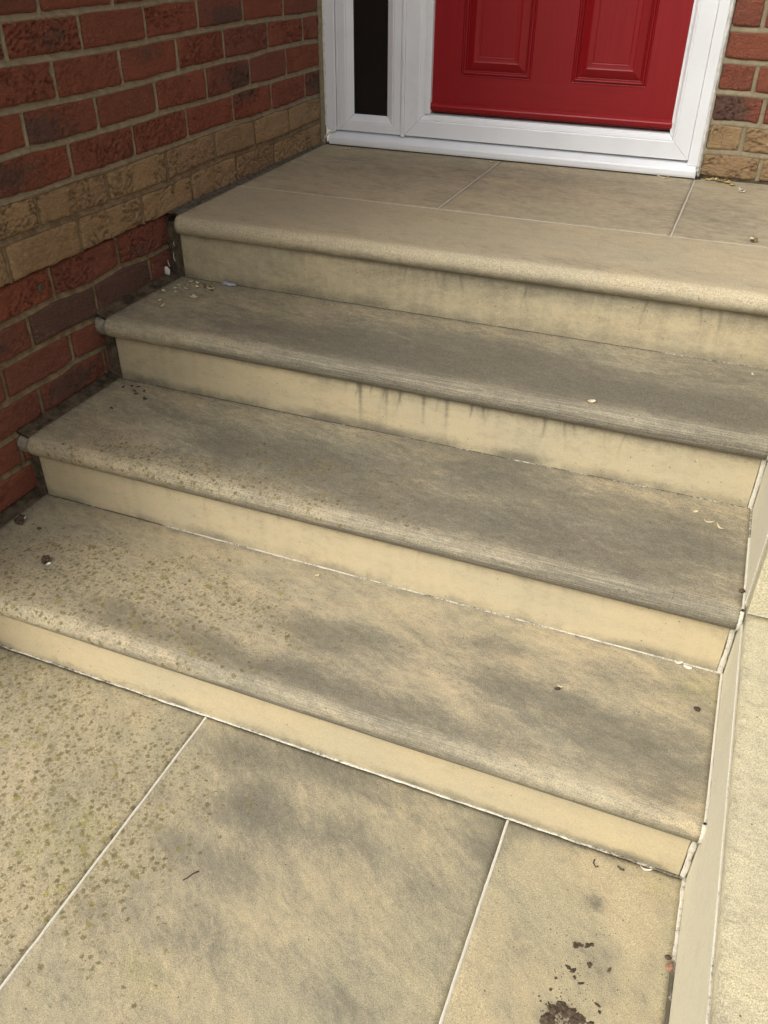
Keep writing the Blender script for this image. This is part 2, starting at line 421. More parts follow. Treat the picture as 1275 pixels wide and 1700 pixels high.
M['rear_wall'] = simple('plain_wall', (0.22, 0.09, 0.05), .2, 12)
M['ground'] = simple('ground', (0.20, 0.19, 0.15), .3, 3)
M['dark'] = simple('dark_gap', (0.085, 0.064, 0.042), .5, 60)
M['mud'] = simple('mud', (0.085, 0.062, 0.042), .5, 200, bump=1, dist=.003)
M['petal'] = simple('dried_petal', (0.62, 0.53, 0.34), .2, 150, bump=.3, dist=.001)
M['petal_white'] = simple('white_petal', (0.72, 0.68, 0.58), .15, 150, bump=.3, dist=.001)
M['leaf'] = simple('dry_leaf', (0.48, 0.36, 0.14), .3, 120, bump=.4, dist=.001)
M['leaf_brown'] = simple('brown_leaf', (0.20, 0.15, 0.08), .4, 120)
M['fluff'] = simple('grey_fluff', (0.36, 0.38, 0.42), .2, 150)
M['orange'] = simple('brick_crumb', (0.30, 0.16, 0.105), .3, 150)

def pvc():
    s = NT('white_upvc')
    n = s.noise(s.pos(), 9, 4, .6)
    n2 = s.noise(s.pos(), 120, 3, .6)
    c = s.mix(s.ramp(n, .35, .75), (0.84, 0.85, 0.865), (0.79, 0.80, 0.81))
    c = s.mix(s.math('MULTIPLY', s.ramp(n2, .68, .8), .25), c, (0.4, 0.38, 0.33))
    return s.done(c, .35, s.bump(n, .1, .002), .4)
M['pvc'] = pvc()
M['silicone'] = simple('silicone', (0.66, 0.64, 0.58), .15, 60, .5)

def red_door(name, ang):
    s = NT(name)
    sc = (4, 1, 70) if ang == 0 else (70, 1, 4)
    g = s.noise(s.pos(scale=sc), 1.6, 4, .6, 1.2)
    g2 = s.noise(s.pos(scale=sc), 7, 3, .6, .5)
    c = s.mix(s.ramp(g, .35, .65), (0.25, 0.006, 0.009), (0.28, 0.008, 0.012))
    nb = s.bump(g, .30 if ang == 0 else .12, .0014)
    nb = s.bump(g2, .15, .0006, nb)
    return s.done(c, .33, nb, .38)
M['door_h'] = red_door('red_door_rail', 0)
M['door_v'] = red_door('red_door_stile', 1)

def glass():
    s = NT('dark_glass')
    n = s.noise(s.pos(), 90, 3, .6, .8)
    s.b.inputs['IOR'].default_value = 1.45
    return s.done((0.016, 0.014, 0.012), .12, s.bump(n, .35, .003), .4)
M['glass'] = glass()
M['gasket'] = simple('black_gasket', (0.02, 0.02, 0.02), .1, 30, .6)

# ------------------------------------------------------------------ ground
V, F = box_vf(-30, 30, -30, 30, -.90, -.66)
ground = tag(mesh_obj('ground', V, F, M['ground'], smooth_shade=False), kind='structure')

# ------------------------------------------------------------------ stone slabs with measured stain maps
def edge_dirt(x, y, k, back, left):
    d = np.zeros_like(x)
    if back is not None:
        n = fbm(x * 30, y * 30, 1.0 + k)
        d = d + .65 * np.exp(-np.abs(back - y) / .012) * (n + .2)
    if left is not None:
        d = d + .55 * np.exp(-np.abs(x - left) / .014)
    return d

def attrs_top(k, x, y, nose=None, extra=0.0):
    g = blob(GRIME, k, x, y) + extra
    return {'grime_shade': g, 'pink': blob(PINK, k, x, y), 'green': blob(GREEN, k, x, y), 'lichen': blob(LICHEN, k, x, y),
            'nose': np.zeros_like(x) if nose is None else nose}

def tread(k, parent):
    yb = .3317 - .0015 if k == 0 else YN[k - 1] + OV + .02     # tucks under the riser behind (own landing joint for the top one)
    yf, z = YN[k], ZT[k]
    xr = 1.95 if k == 0 else W - .005
    nx = int((xr - .02) / .008)
    xs = np.linspace(0, 1, nx)
    prof = []                                                   # (y, z, nose)
    ny = int((yb - yf - R) / .008)
    for t in np.linspace(0, 1, ny): prof.append((yb + (yf + R - yb) * t, z, 0))
    for a in np.linspace(0, math.pi, 15)[1:]: prof.append((yf + R - R * math.sin(a), z - R + R * math.cos(a), 1))
    prof.append((yf + R + .06, z - 2 * R, 1))
    prof.append((yb, z - 2 * R, 0))
    pr = np.array(prof)
    Y = np.broadcast_to(pr[:, 0], (nx, len(pr)))
    Z = np.broadcast_to(pr[:, 1], (nx, len(pr))).copy()
    NS = np.broadcast_to(pr[:, 2], (nx, len(pr)))
    if k == 0: left = .034 - .036 * np.clip(Y / .9, 0, 1)
    else: left = np.full(Y.shape, .0195)
    X = left + (xr - left) * xs[:, None]
    # front-left corner is slightly rounded off; surface very slightly uneven
    top = Z > z - .001
    Z = Z + np.where(top, .0008 * (fbm(X * 7, Y * 9, k) - .5), 0)
    Yw = Y + np.where((NS > 0) & (Y < yf + R), .0012 * (fbm(X * 9, Z * 20, 5 + k) - .5), 0)
    nose = smooth(yf + .055, yf + .012, Y) * (.45, 1, 1, .75)[k] * (.45 + .55 * smooth(.1, .5, X))
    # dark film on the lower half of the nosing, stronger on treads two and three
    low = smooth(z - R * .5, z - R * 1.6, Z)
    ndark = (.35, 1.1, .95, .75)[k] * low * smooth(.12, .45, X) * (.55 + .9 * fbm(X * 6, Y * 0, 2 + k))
    front = (.05, .45, .45, .25)[k] * smooth(yf + .03, yf, Y) * smooth(.2, .6, X)
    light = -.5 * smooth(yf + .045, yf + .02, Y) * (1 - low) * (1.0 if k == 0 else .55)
    back = None if k == 0 else YN[k - 1] + OV
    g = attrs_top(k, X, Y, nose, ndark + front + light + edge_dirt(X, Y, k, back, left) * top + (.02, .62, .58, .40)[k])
    A = {n: a.ravel() for n, a in g.items()}
    V = np.stack([X, Yw, Z], -1).reshape(-1, 3)
    F = list(grid_faces(nx, len(pr), flip=False))
    n = len(pr)
    F = [tuple(f) for f in F]
    F.append(tuple(range(n)))                                   # left end
    F.append(tuple(reversed(range((nx - 1) * n, nx * n))))      # right end
    F = [tuple(f) for f in F]
    return mesh_obj('tread', V, F, M['stone_landing'] if k == 0 else M['stone'], parent, A)

def riser(k, parent):
    y = YN[k] + OV
    z1, z0 = ZT[k] - 2 * R, ZT[k + 1]
    x0 = (.033, .031, .027, .026)[k]
    xr = 1.95 if k == 0 else W - .011
    if k == 0: xr = 1.45
    nx, nz = int((xr - x0) / .0022), 18
    X, Z = np.meshgrid(np.linspace(x0, xr, nx), np.linspace(z0, z1, nz), indexing='ij')
    Y = y + .0006 * (fbm(X * 9, Z * 9, k) - .5)
    h = (Z - z0) / (z1 - z0)
    n1 = fbm(X * 14, Z * 3, k * 3.0)
    drip = np.zeros_like(X)
    rng = random.Random(20 + k)
    spans = {0: (.55, 1.4, 22, .40), 1: (.60, 1.25, 22, .55), 2: (.3, 1.3, 14, .25), 3: (.3, 1.3, 12, .22)}[k]
    for i in range(spans[2]):
        cx = rng.uniform(spans[0], spans[1])
        ln = rng.uniform(.25, 1.0)
        drip += spans[3] * rng.uniform(.5, 1.7) * np.exp(-((X - cx - .004 * np.sin(Z * 60 + i)) / rng.uniform(.0012, .0034)) ** 2) * smooth(1 - ln, 1.3 - .3 * ln, h)
    if k == 1:
        for cx, a in ((.652, 1.2), (.712, .8), (.795, .8), (.845, .7)):
            drip += a * np.exp(-((X - cx) / .0042) ** 2) * smooth(.0, .9, h)
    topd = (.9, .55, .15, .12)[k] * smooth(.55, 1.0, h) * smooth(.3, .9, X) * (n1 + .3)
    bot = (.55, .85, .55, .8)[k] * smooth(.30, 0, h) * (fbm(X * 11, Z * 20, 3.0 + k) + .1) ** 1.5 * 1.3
    g = .55 * smooth(.90, 1.0, h) + drip + topd + bot * 1.9 + .45 * (fbm(X * 70, Z * 5, 12.0) - .5) + .5 * (fbm(X * 9, Z * 14, 17.0) - .5) + (.46, .28, .16, .10)[k] + .45 * smooth(.06, .0, X - x0) * n1  # top band puts contact shading under the nosing into the colour, along with dirt
    g = g + (.25 if k == 0 else 0) * (fbm(X * 4, Z * 6, 8.0) - .3)
    pk = (.0, .35, .15, .1)[k] * fbm(X * 5, Z * 8, 4.0) + (.5 * np.exp(-((X - 1.33) / .12) ** 2) if k == 0 else 0)
    A = {'grime_shade': g.ravel(), 'pink': (pk + .5 * (fbm(X * 6, Z * 10, 21.0) - .35)).ravel(), 'green': (.35 * smooth(.3, 0, h) * n1).ravel(), 'lichen': (X * 0).ravel(), 'nose': (X * 0).ravel()}
    V = np.stack([X, Y, Z], -1).reshape(-1, 3)
    F = [tuple(f) for f in grid_faces(nx, nz)]
    # give the slab its thickness
    v2, f2 = box_vf(x0 + .0005, xr - .0005, y + .002, y + .032, z0, z1, off=len(V))
    nV = len(v2)
    V = np.vstack([V, v2])
    # close front sheet to the body along both ends
    base = nx * nz
    F += f2
    F.append(tuple([j for j in range(nz)] + [base + 1, base + 0]))
    F.append(tuple([(nx - 1) * nz + j for j in reversed(range(nz))] + [base + 4, base + 5]))
    for n_ in A: A[n_] = np.concatenate([A[n_], np.full(nV, .3 if n_ == 'grime_shade' else 0)])
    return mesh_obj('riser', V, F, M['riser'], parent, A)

def slab(name, k, x0, x1, y0, y1, z, th, parent, mat, extra=0.0, res=.010, left=None, x0b=None):
    nx, ny = max(3, int((x1 - x0) / res)), max(3, int((y1 - y0) / res))
    U, Vv = np.meshgrid(np.linspace(0, 1, nx), np.linspace(0, 1, ny), indexing='ij')
    Y = y0 + (y1 - y0) * Vv
    xl = x0 + ((x0b if x0b is not None else x0) - x0) * Vv
    X = xl + (x1 - xl) * U
    e = np.minimum(np.minimum(U * (x1 - x0), (1 - U) * (x1 - x0)), np.minimum(Vv * (y1 - y0), (1 - Vv) * (y1 - y0)))
    Z = z + .0010 * (fbm(X * 6, Y * 6, k + .5) - .5) - .0012 * (e < 1e-6)
    dirt = .35 * np.exp(-e / .010) * fbm(X * 25, Y * 25, 2.0) + extra
    if k == 4: dirt = dirt + .6 * np.exp(-np.abs(y1 - Y) / .03) * (fbm(X * 10, Y * 10, 6.0) + .1) * (y1 > -1)
    A = {n: a.ravel() for n, a in attrs_top(k, X, Y, None, dirt).items()}
    V = np.stack([X, Y, Z], -1).reshape(-1, 3)
    F = [tuple(f) for f in grid_faces(nx, ny)]
    # skirt
    ring = [i * ny for i in range(nx)] + [(nx - 1) * ny + j for j in range(1, ny)] + [i * ny + ny - 1 for i in range(nx - 2, -1, -1)] + [j for j in range(ny - 2, 0, -1)]
    off = len(V)
    low = V[ring].copy()
    low[:, 2] = z - th
    V = np.vstack([V, low])
    n = len(ring)
    F += [(ring[i], off + i, off + (i + 1) % n, ring[(i + 1) % n]) for i in range(n)]
    for n_ in A: A[n_] = np.concatenate([A[n_], A[n_][ring]])
    return mesh_obj(name, V, F, mat, parent, A)

def bead(name, path_fn, t0, t1, n, width, height, white, parent, axis, mat=None, seed=0.0, wob=.5):
    """ragged low mortar bead: path_fn(t)->(x,y,z); axis = (across, up) vectors"""
    ts = np.linspace(t0, t1, n)
    P = np.array([path_fn(t) for t in ts])
    ac, up = np.array(axis[0], float), np.array(axis[1], float)
    prof = [(-.5, 0), (-.3, .7), (0, 1), (.3, .7), (.5, 0)]
    V = []
    L = np.linspace(0, 1, n)
    wv = width * (1 - wob / 2 + wob * fbm(ts * 60, ts * 0 + seed, seed))
    hv = height * (1 - wob / 2 + wob * fbm(ts * 80, ts * 0 + seed + 9, seed))
    off = width * .3 * (fbm(ts * 35, ts * 0 + seed + 4, seed) - .5)
    for (a, b) in prof:
        V.append(P + ac * (a * wv + off)[:, None] + up * (b * hv)[:, None])
    V = np.stack(V, 1).reshape(-1, 3)
    F = [tuple(f) for f in grid_faces(n, 5, flip=False)]
    wh = np.array([white(p) for p in P])
    A = {'white': np.repeat(wh, 5)}
    return mesh_obj(name, V, F, mat or M['pointing'], parent, A)

# lower paving
paving = empty('paving', (.75, -1.5, ZT[4]), kind='structure')
J1, J2 = .611, 1.1785
rows = [(-1.52, YN[3] + OV - .003), (-2.13, -1.523), (-2.74, -2.133)]
for ri, (a, b) in enumerate(rows):
    for (x0, x1) in ((.018, J1 - .0022), (J1 + .0022, J2 - .0022), (J2 + .0022, W - .005)):
        slab('paving_slab', 4, x0, x1, a, b, ZT[4], .04, paving, M['floor'], (.40 if x0 > .3 else .28) if x0 < 1 else .06, res=.009 if ri == 0 else .03)
bedz = ZT[4] - .0022
for (x, sd_) in ((J1, 1.), (J2, 2.)):
    bead('pointing', lambda t: (x, t, bedz - .001), YN[3] + OV - .004, -2.74, 700, .0075, .0026, lambda p: 1.1, paving, ((-1, 0, 0), (0, 0, 1)), seed=sd_, wob=.3)
bead('pointing', lambda t: (t, -1.5215, bedz - .001), .018, W - .005, 300, .0075, .0026, lambda p: .8, paving, ((0, 1, 0), (0, 0, 1)), seed=3., wob=.3)
boxes('bedding', [(.0, W + .0, -2.75, YN[3] + .1, -.66, -.64)], M['dirty_mortar'], paving)

# the flight
steps = empty('stone_steps', (.73, -.45, ZT[4]), 'flight of mould-stained buff stone steps with rounded nosings leading to the red door', 'steps')
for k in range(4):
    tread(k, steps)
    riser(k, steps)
whites = {0: lambda p: .05 + .30 * smooth(.9, 1.4, p[0]), 1: lambda p: .10 + .22 * smooth(.7, 1.1, p[0]), 2: lambda p: .02 + .60 * smooth(.30, .36, p[0]) * (1 - .35 * math.exp(-((p[0] - .95) / .2) ** 2)), 3: lambda p: .50 + .14 * smooth(.3, .6, p[0]) - .35 * smooth(1.2, 1.35, p[0])}
for k in range(4):
    y = YN[k] + OV
    wd = (.0028, .0030, .0036, .0050)[k]
    bead('pointing', lambda t: (t, y - .0012, ZT[k + 1] + .0), .028, W - .006, 900, wd, wd * .45, whites[k], steps, ((0, -1, 0), (0, -.2, 1)), seed=10. + k, wob=.8)
# right-hand joints against the cheek wall
for k in (1, 2, 3):
    yb = YN[k - 1] + OV
    bead('pointing', lambda t: (W - .0025, t, ZT[k] - .0012), yb, YN[k] + .014, 260, .0052, .0018, lambda p: 1.0 - (.5 if (k == 2 and p[1] > -.38) else 0), steps, ((-1, 0, 0), (0, 0, 1)), seed=20. + k, wob=.5)
    # round the nosing
    bead('pointing', lambda t: (W - .0028, YN[k] + R - (R + .0) * math.sin(t), ZT[k] - R + (R + .0) * math.cos(t)), .5, 2.6, 40, .006, .0012, lambda p: .75, steps, ((-1, 0, 0), (0, -1, .3)), seed=24. + k, wob=.5)
for k in (0, 1, 2, 3):
    y = YN[k] + OV
    bead('pointing', lambda t: (W - .0060, y - .0005, t), ZT[k + 1], ZT[k] - 2 * R + .002, 120, .0085, .0018, lambda p: .78, steps, ((-1, 0, 0), (.3, -1, 0)), seed=30. + k, wob=.4)
bead('pointing', lambda t: (W - .0025, t, ZT[4] - .0012), YN[3] + OV, -2.7, 700, .0072, .0025, lambda p: .62 - .5 * smooth(-1.02, -1.06, p[1]), paving, ((-1, 0, 0), (0, 0, 1)), seed=40., wob=.7)

# landing paving behind the top tread
landing = empty('landing', (.7, .6, 0), kind='structure')
LJ1, LJ2 = .5997, 1.1754
for (x0, x1) in ((.0205, LJ1 - .0012), (LJ1 + .0012, LJ2 - .0012), (LJ2 + .0012, 1.95)):
    slab('paving_slab', 0, x0, x1, .3317 + .0012, .96, 0, .045, landing, M['stone_landing'], .25, x0b=(-.003 if x0 < .1 else None))
for (x, s_, wv_) in ((LJ1, 50., 1.1), (LJ2, 51., 1.1)):
    bead('pointing', lambda t: (x, t, -.0008), .333, .925, 400, .0040, .0010, lambda p: wv_, landing, ((1, 0, 0), (0, 0, 1)), seed=s_, wob=.4)
bead('pointing', lambda t: (t, .3317, -.0008), .018, 1.95, 800, .0044, .0012, lambda p: 1.0 - .2 * smooth(1.15, 1.3, p[0]), landing, ((0, 1, 0), (0, 0, 1)), seed=52., wob=.4)
boxes('bedding', [(.03, 1.95, .06, .97, -.16, -.05)], M['dirty_mortar'], landing)
boxes('landing_base', [(W + .37, 1.94, .03, .96, -.66, -.052)], M['rear_wall'], landing)

# ------------------------------------------------------------------ brickwork
def jcurve(n, u):
    base = ZO + .075 * n
    pts = JOINT.get(n)
    d = 0
    if pts:
        a = np.array(sorted(pts))
        d = np.interp(u, a[:, 0], a[:, 1]) * .75
    return base + d + .0022 * (fbm(np.asarray(u) * 6, np.asarray(u) * 0 + n * 3.3, 2.0, 2) - .5)

def creases(U, Vv, seed, strong):
    """folded-clay creases, as hand-made faces have"""
    a = fbm(U * 22 + seed, Vv * 22, seed, 3)
    b = fbm(U * 18, Vv * 18 + seed * 2, seed + 5, 3)
    ang = 2.2 * (vn(np.array(seed * 1.7), np.array(.5)) - .5)
    q = (U * math.sin(ang) + Vv * math.cos(ang)) * 105 + a * 9.0 + seed
    r = 1 - np.abs(2 * (q - np.floor(q)) - 1)
    r = np.clip((r - .55) / .45, 0, 1) ** 1.6
    m = smooth(.32, .50, b)
    return r * m * strong

def brick_mesh(u0, u1, zb_fn, zt_fn, seed, nu, nv, strong, dark_fn, tone, proud=0.0, half=.0055, to_world=None, depth=.03, name='brick', mat=None, parent=None):
    s, t = np.meshgrid(np.linspace(0, 1, nu), np.linspace(0, 1, nv), indexing='ij')
    U = u0 + (u1 - u0) * s
    Zb, Zt = zb_fn(U), zt_fn(U)
    Vv = Zb + (Zt - Zb) * t
    du = np.minimum(s, 1 - s) * (u1 - u0)
    dv = np.minimum(t, 1 - t) * (Zt - Zb)
    e = np.minimum(du, dv)
    edge = (s == 0) | (s == 1) | (t == 0) | (t == 1)
    # ragged arris
    j1 = .0050 * (fbm(U * 55, Vv * 55, seed, 3) - .5) + .0035 * (fbm(U * 12, Vv * 12, seed + 3, 2) - .5)
    U2 = U + j1 * (1 - smooth(0, .02, du))
    V2 = Vv + (.0050 * (fbm(U * 50, Vv * 20, seed + 8, 3) - .5) + .0025 * (fbm(U * 12, Vv * 3, seed + 11, 2) - .5)) * (1 - smooth(0, .02, dv))
    # corners rounded
    cr = np.maximum(0, .010 - du) * np.maximum(0, .010 - dv) * 16
    V2 = V2 + np.where(t > .5, -1, 1) * cr
    U2 = U2 + np.where(s > .5, -1, 1) * cr
    c = creases(U, Vv, seed, strong)
    Wd = proud + .0060 * (fbm(U * 14, Vv * 20, seed + 1, 3) - .5) - .0070 * c * smooth(0, .006, e + .003)
    Wd = Wd + .0012 * (fbm(U * 90, Vv * 90, seed + 2, 2) - .5)
    Wd = Wd - .0022 * (1 - smooth(0, .0045, e)) ** 2 - .0025 * edge
    dk = dark_fn((s, t))
    V = np.stack([U2, Wd, V2], -1).reshape(-1, 3)
    ring = [i * nv for i in range(nu)] + [(nu - 1) * nv + j for j in range(1, nv)] + [i * nv + nv - 1 for i in range(nu - 2, -1, -1)] + [j for j in range(nv - 2, 0, -1)]
    off = len(V)
    low = V[ring].copy()
    low[:, 1] = -depth
    V = np.vstack([V, low])
    F = [tuple(f) for f in grid_faces(nu, nv)]
    n = len(ring)
    F += [(ring[i], off + i, off + (i + 1) % n, ring[(i + 1) % n]) for i in range(n)]
    A = {'dark': dk.ravel(), 'tone': np.full(nu * nv, tone), 'crease': np.clip(c, 0, 1).ravel() * .8}
    for q in A: A[q] = np.concatenate([A[q], A[q][ring]])
    Wv = to_world(V)
    return mesh_obj(name, Wv, F, mat, parent, A)

def to_left(V):   # (u=y, w=out, v=z) -> world;  outward is +x
    return np.stack([V[:, 1] - YAW * V[:, 0], V[:, 0], V[:, 2]], 1)

wall = empty('brick_wall', (0, -.3, ZT[4]), 'red brick side wall with a two-course buff brick band beside the steps', 'wall')
rng = random.Random(3)
YEND = .926

def row_perps(m, lo, hi):
    p = list(PERP.get(m, []))
    if not p:
        b = PERP[2 if m % 2 == 0 else 1] if m > 0 else PERP[-4 if m % 2 == 0 else -5]
        p = [b[0] + rng.uniform(-.006, .006)]
    while p[0] > lo: p.insert(0, p[0] - .225 + rng.uniform(-.003, .003))
    while p[-1] < hi: p.append(p[-1] + .225 + rng.uniform(-.003, .003))
    return p

DARK = {(-4, 0): .75, (-4, 1): 1.0, (-4, 2): 1.1, (-6, 1): .8, (-6, 2): .75, (-5, 1): .35, (-3, 2): .55, (-3, 3): .6, (0, 0): .75, (1, 1): .8, (3, 1): .6, (2, 2): .55, (1, 4): .85, (3, 4): .9, (0, 4): .7, (0, 6): .85, (0, 5): .4, (2, 5): .4}
mortar_perps = []
def build_row(m, lo, hi, dist_detail=True):
    P_ = row_perps(m, lo, hi)
    nmeas = len(PERP.get(m, []))
    first = P_.index(PERP[m][0]) if nmeas else 0
    low = m < -2
    buff = m in (-1, -2)
    for i in range(len(P_) - 1):
        a, b = P_[i], P_[i + 1]
        if a > hi - .02 or b < lo: continue
        hw = .0048 if not buff else .0042
        u0, u1 = max(a + hw, lo), min(b - hw, hi - .002)
        if u1 - u0 < .02: continue
        near = (-.75 < (u0 + u1) / 2 < 1.0) and -9 < m < 5
        nu, nv = (46, 17) if near else (8, 4)
        if u1 - u0 < .12 and near: nu = 26
        idx = i - first + 1
        dv = DARK.get((m, idx), rng.choice([0, 0, .1, .2, .35]) if not buff else rng.choice([0, .1, .3]))
        sd_ = rng.uniform(0, 90)
        cx_, cy_, fl = rng.uniform(.1, .9), rng.uniform(.1, .9), rng.uniform(.35, .7)
        full = dv > .95
        def dfn(st, dv=dv, cx_=cx_, cy_=cy_, fl=fl, full=full):
            s_, t_ = st
            if full: return s_ * 0 + dv
            return dv * np.exp(-(((s_ - cx_) / fl) ** 2 + ((t_ - cy_) / (fl * 1.1)) ** 2))
        strong = rng.choice([.3, .6, 1.0, 1.2]) if not buff else rng.choice([.4, 1.0, 1.15, 1.2])
        if m <= -5: strong *= .5
        pr = (XLOW if low else 0.0) + rng.uniform(-.0012, .0012)
        hb = .0052
        dz = .0006 * rng.uniform(-1, 1)
        if m == -2: zb = lambda u, dz=dz: jcurve(-2, u) + .001 + .002 * dz
        else: zb = lambda u, m=m, dz=dz: jcurve(m, u) + hb + dz
        if m == -3: zt = lambda u: jcurve(-2, u) - .004
        else: zt = lambda u, m=m, dz=dz: jcurve(m + 1, u) - hb + dz
        brick_mesh(u0, u1, zb, zt, sd_, nu, nv, strong, dfn, rng.uniform(0, 1), pr, to_world=to_left, mat=M['buff_brick'] if buff else M['red_brick'], parent=wall, depth=.03 if near else .025)
        if b < hi: mortar_perps.append((m, b, hw))

for m in range(-9, 9):
    hi = YEND if m > -3 else (.20 if m > -5 else (-.10 if m > -7 else -.40))
    build_row(m, -1.22, hi)

# bed joints: weather-struck strips, recessed at the top and flush at the bottom
def ribbon(n, lo, hi, xo, parent, mat):
    nu = int((hi - lo) / .005)
    u = np.linspace(lo, hi, nu)
    zc = jcurve(n, u)
    rec = [(-.0095, -.004), (-.0062, -.0012), (-.0050, -.0006), (-.0030, -.0016), (0, -.0032), (.0035, -.0055), (.0062, -.0075), (.0095, -.009)]
    V = []
    for (dz, w_) in rec:
        nn = .0022 * (fbm(u * 40, u * 0 + dz * 900, n * 1.7, 3) - .5)
        n3 = .0026 * (fbm(u * 18, u * 0, n * 2.7 + 5, 2) - .5)
        V.append(np.stack([xo + w_ + nn - YAW * u, u, zc + dz + (n3 if abs(dz) < .007 else 0)], 1))
    V = np.stack(V, 1).reshape(-1, 3)
    return V, grid_faces(nu, len(rec))
VV, FF, off = [], [], 0
for n in range(-8, 10):
    if n == -2: continue
    hi = YEND + .012 if n > -2 else (.1 if n > -5 else (-.12 if n > -7 else -.42))
    v, f = ribbon(n, -1.22, hi, 0 if n > -2 else XLOW, wall, None)
    VV.append(v); FF.append(f + off); off += len(v)
for (m, u, hw) in mortar_perps:
    xo = 0 if m > -3 else XLOW
    t = np.linspace(0, 1, 12)
    z0, z1 = float(jcurve(m, u)), float(jcurve(m + 1, u))
    if m == -3: z1 -= .004
    zz = z0 + (z1 - z0) * t
    V = []
    for (d, w_) in ((-.009, -.009), (-.0045, -.0045), (-.002, -.0022), (.002, -.0024), (.0045, -.0045), (.009, -.009)):
        wob = .0018 * (fbm(zz * 60, zz * 0 + d * 500, u * 3, 2) - .5)
        V.append(np.stack([xo + w_ + wob - YAW * u, np.full(12, u + d) + .5 * wob, zz], 1))
    V = np.stack(V, 0).reshape(-1, 3)
    VV.append(V); FF.append(grid_faces(6, 12) + off); off += len(V)
vv_ = np.vstack(VV)
mesh_obj('mortar', vv_, [tuple(f) for f in np.vstack(FF)], M['mortar'], wall, {'old': np.where(vv_[:, 2] < -.006, .62, np.where(vv_[:, 2] < ZO - .005, .85, 0.0))})
boxes('wall_core', [(-.22, -.012 - .006, -1.217, YEND + .012, -.003, .83), (-.22, -.024, -1.217, .3, -.66, -.003)], M['mortar'], wall)
boxes('upper_wall', [(-.22, -.006, -1.22, YEND, .83, 2.6)], M['rear_wall'], wall)
# end closer of mortar against the door frame
def strip_noise(name, x0, x1, y0, y1, z0, z1, n, mat, parent, amp):
    zz = np.linspace(z0, z1, n)
    a = amp * (fbm(zz * 40, zz * 0, 3.0, 3) - .5)
    V = []
    for (x, y, k) in ((x0, y0, 0), (x0, y1, 0), (x1, y1, 1), (x1, y0, 1)):
        V.append(np.stack([np.full(n, x) + a * k, np.full(n, y), zz], 1))
    V = np.stack(V, 1).reshape(-1, 3)
    F = []
    for i in range(n - 1):
        for j in range(4): F.append((i * 4 + j, i * 4 + (j + 1) % 4, (i + 1) * 4 + (j + 1) % 4, (i + 1) * 4 + j))
    F.append((3, 2, 1, 0)); F.append(tuple((n - 1) * 4 + j for j in range(4)))
    return mesh_obj(name, V, F, mat, parent)

# sloping dirty mortar fillets where the treads meet the wall
def fillet(k, y0, y1, xa, xb, zr, mat, parent, seed, wallx=XLOW):
    n = int((y1 - y0) / .004)
    ys = np.linspace(y0, y1, n)
    t = np.linspace(0, 1, n)
    xe = xa + (xb - xa) * t
    z = ZT[k]
    V = []
    for (f, h) in ((1.0, -.003), (.94, .0015), (.72, .004), (.5, .30), (.3, .55), (.12, .85), (-.1, 1.0), (-.6, 1.0)):
        nn = fbm(ys * 45, ys * 0 + f * 9, seed, 3) - .5
        n2 = fbm(ys * 15, ys * 0 + f * 3, seed + 4, 2) - .5
        hh = h * zr if h > .01 else h
        V.append(np.stack([wallx + (xe - wallx) * f + .0028 * nn, ys, z + hh + .005 * n2 * min(1, abs(h) * 3) + .002 * nn * (h > .0)], 1))
    V = np.stack(V, 1).reshape(-1, 3)
    m = 8
    F = [tuple(f) for f in grid_faces(n, m, flip=True)]
    F.append(tuple(range(m)))
    return mesh_obj('mortar_fillet', V, F, mat, parent)
fillet(0, .022, .915, .034, -.001, .005, M['grey_mortar'], steps, 1.0, wallx=-.006)
for k in (1, 2, 3):
    fillet(k, YN[k] + .010, YN[k - 1] + OV + .012, .0215, .0215, .012, M['dirty_mortar'], steps, 2.0 + k)
    # rounded mortar plug at the end of the nosing
    ys = np.linspace(0, math.pi, 14)
    V = []
    for j, xx in enumerate(np.linspace(XLOW - .004, .021, 6)):
        for a in ys:
            rr = R * (.96 + .04 * (5 - j) / 5) + .0025 * (fbm(np.array(a * 2), np.array(j * .7), k * 1.0) - .5)
            V.append((xx, YN[k] + R + .002 - rr * math.sin(a), ZT[k] - R + rr * math.cos(a)))
    mesh_obj('mortar_plug', V, [tuple(f) for f in grid_faces(6, 14)], M['plug'], steps)
ys = np.linspace(-1.22, YN[3] + OV, 80)
Vf = []
for (xx, hh) in ((.022, -.004), (.019, .002), (.012, .004), (.004, .010), (-.006, .014), (-.02, .014)):
    Vf.append(np.stack([xx + .003 * (fbm(ys * 30, ys * 0 + hh * 99, 3.0) - .5), ys, ZT[4] + hh + .002 * (fbm(ys * 40, ys * 0, 5.0) - .5)], 1))
mesh_obj('mortar_fillet', np.stack(Vf, 1).reshape(-1, 3), [tuple(f) for f in grid_faces(80, 6, flip=True)], M['dirty_mortar'], wall)
# dark gaps between risers and wall
for k in range(4):
    y = YN[k] + OV
    boxes('gap_filler', [(XLOW - .02, (.033, .031, .027, .026)[k] + .003, y + .004, y + .03, ZT[k + 1], ZT[k] - .02)], M['dark'], steps)

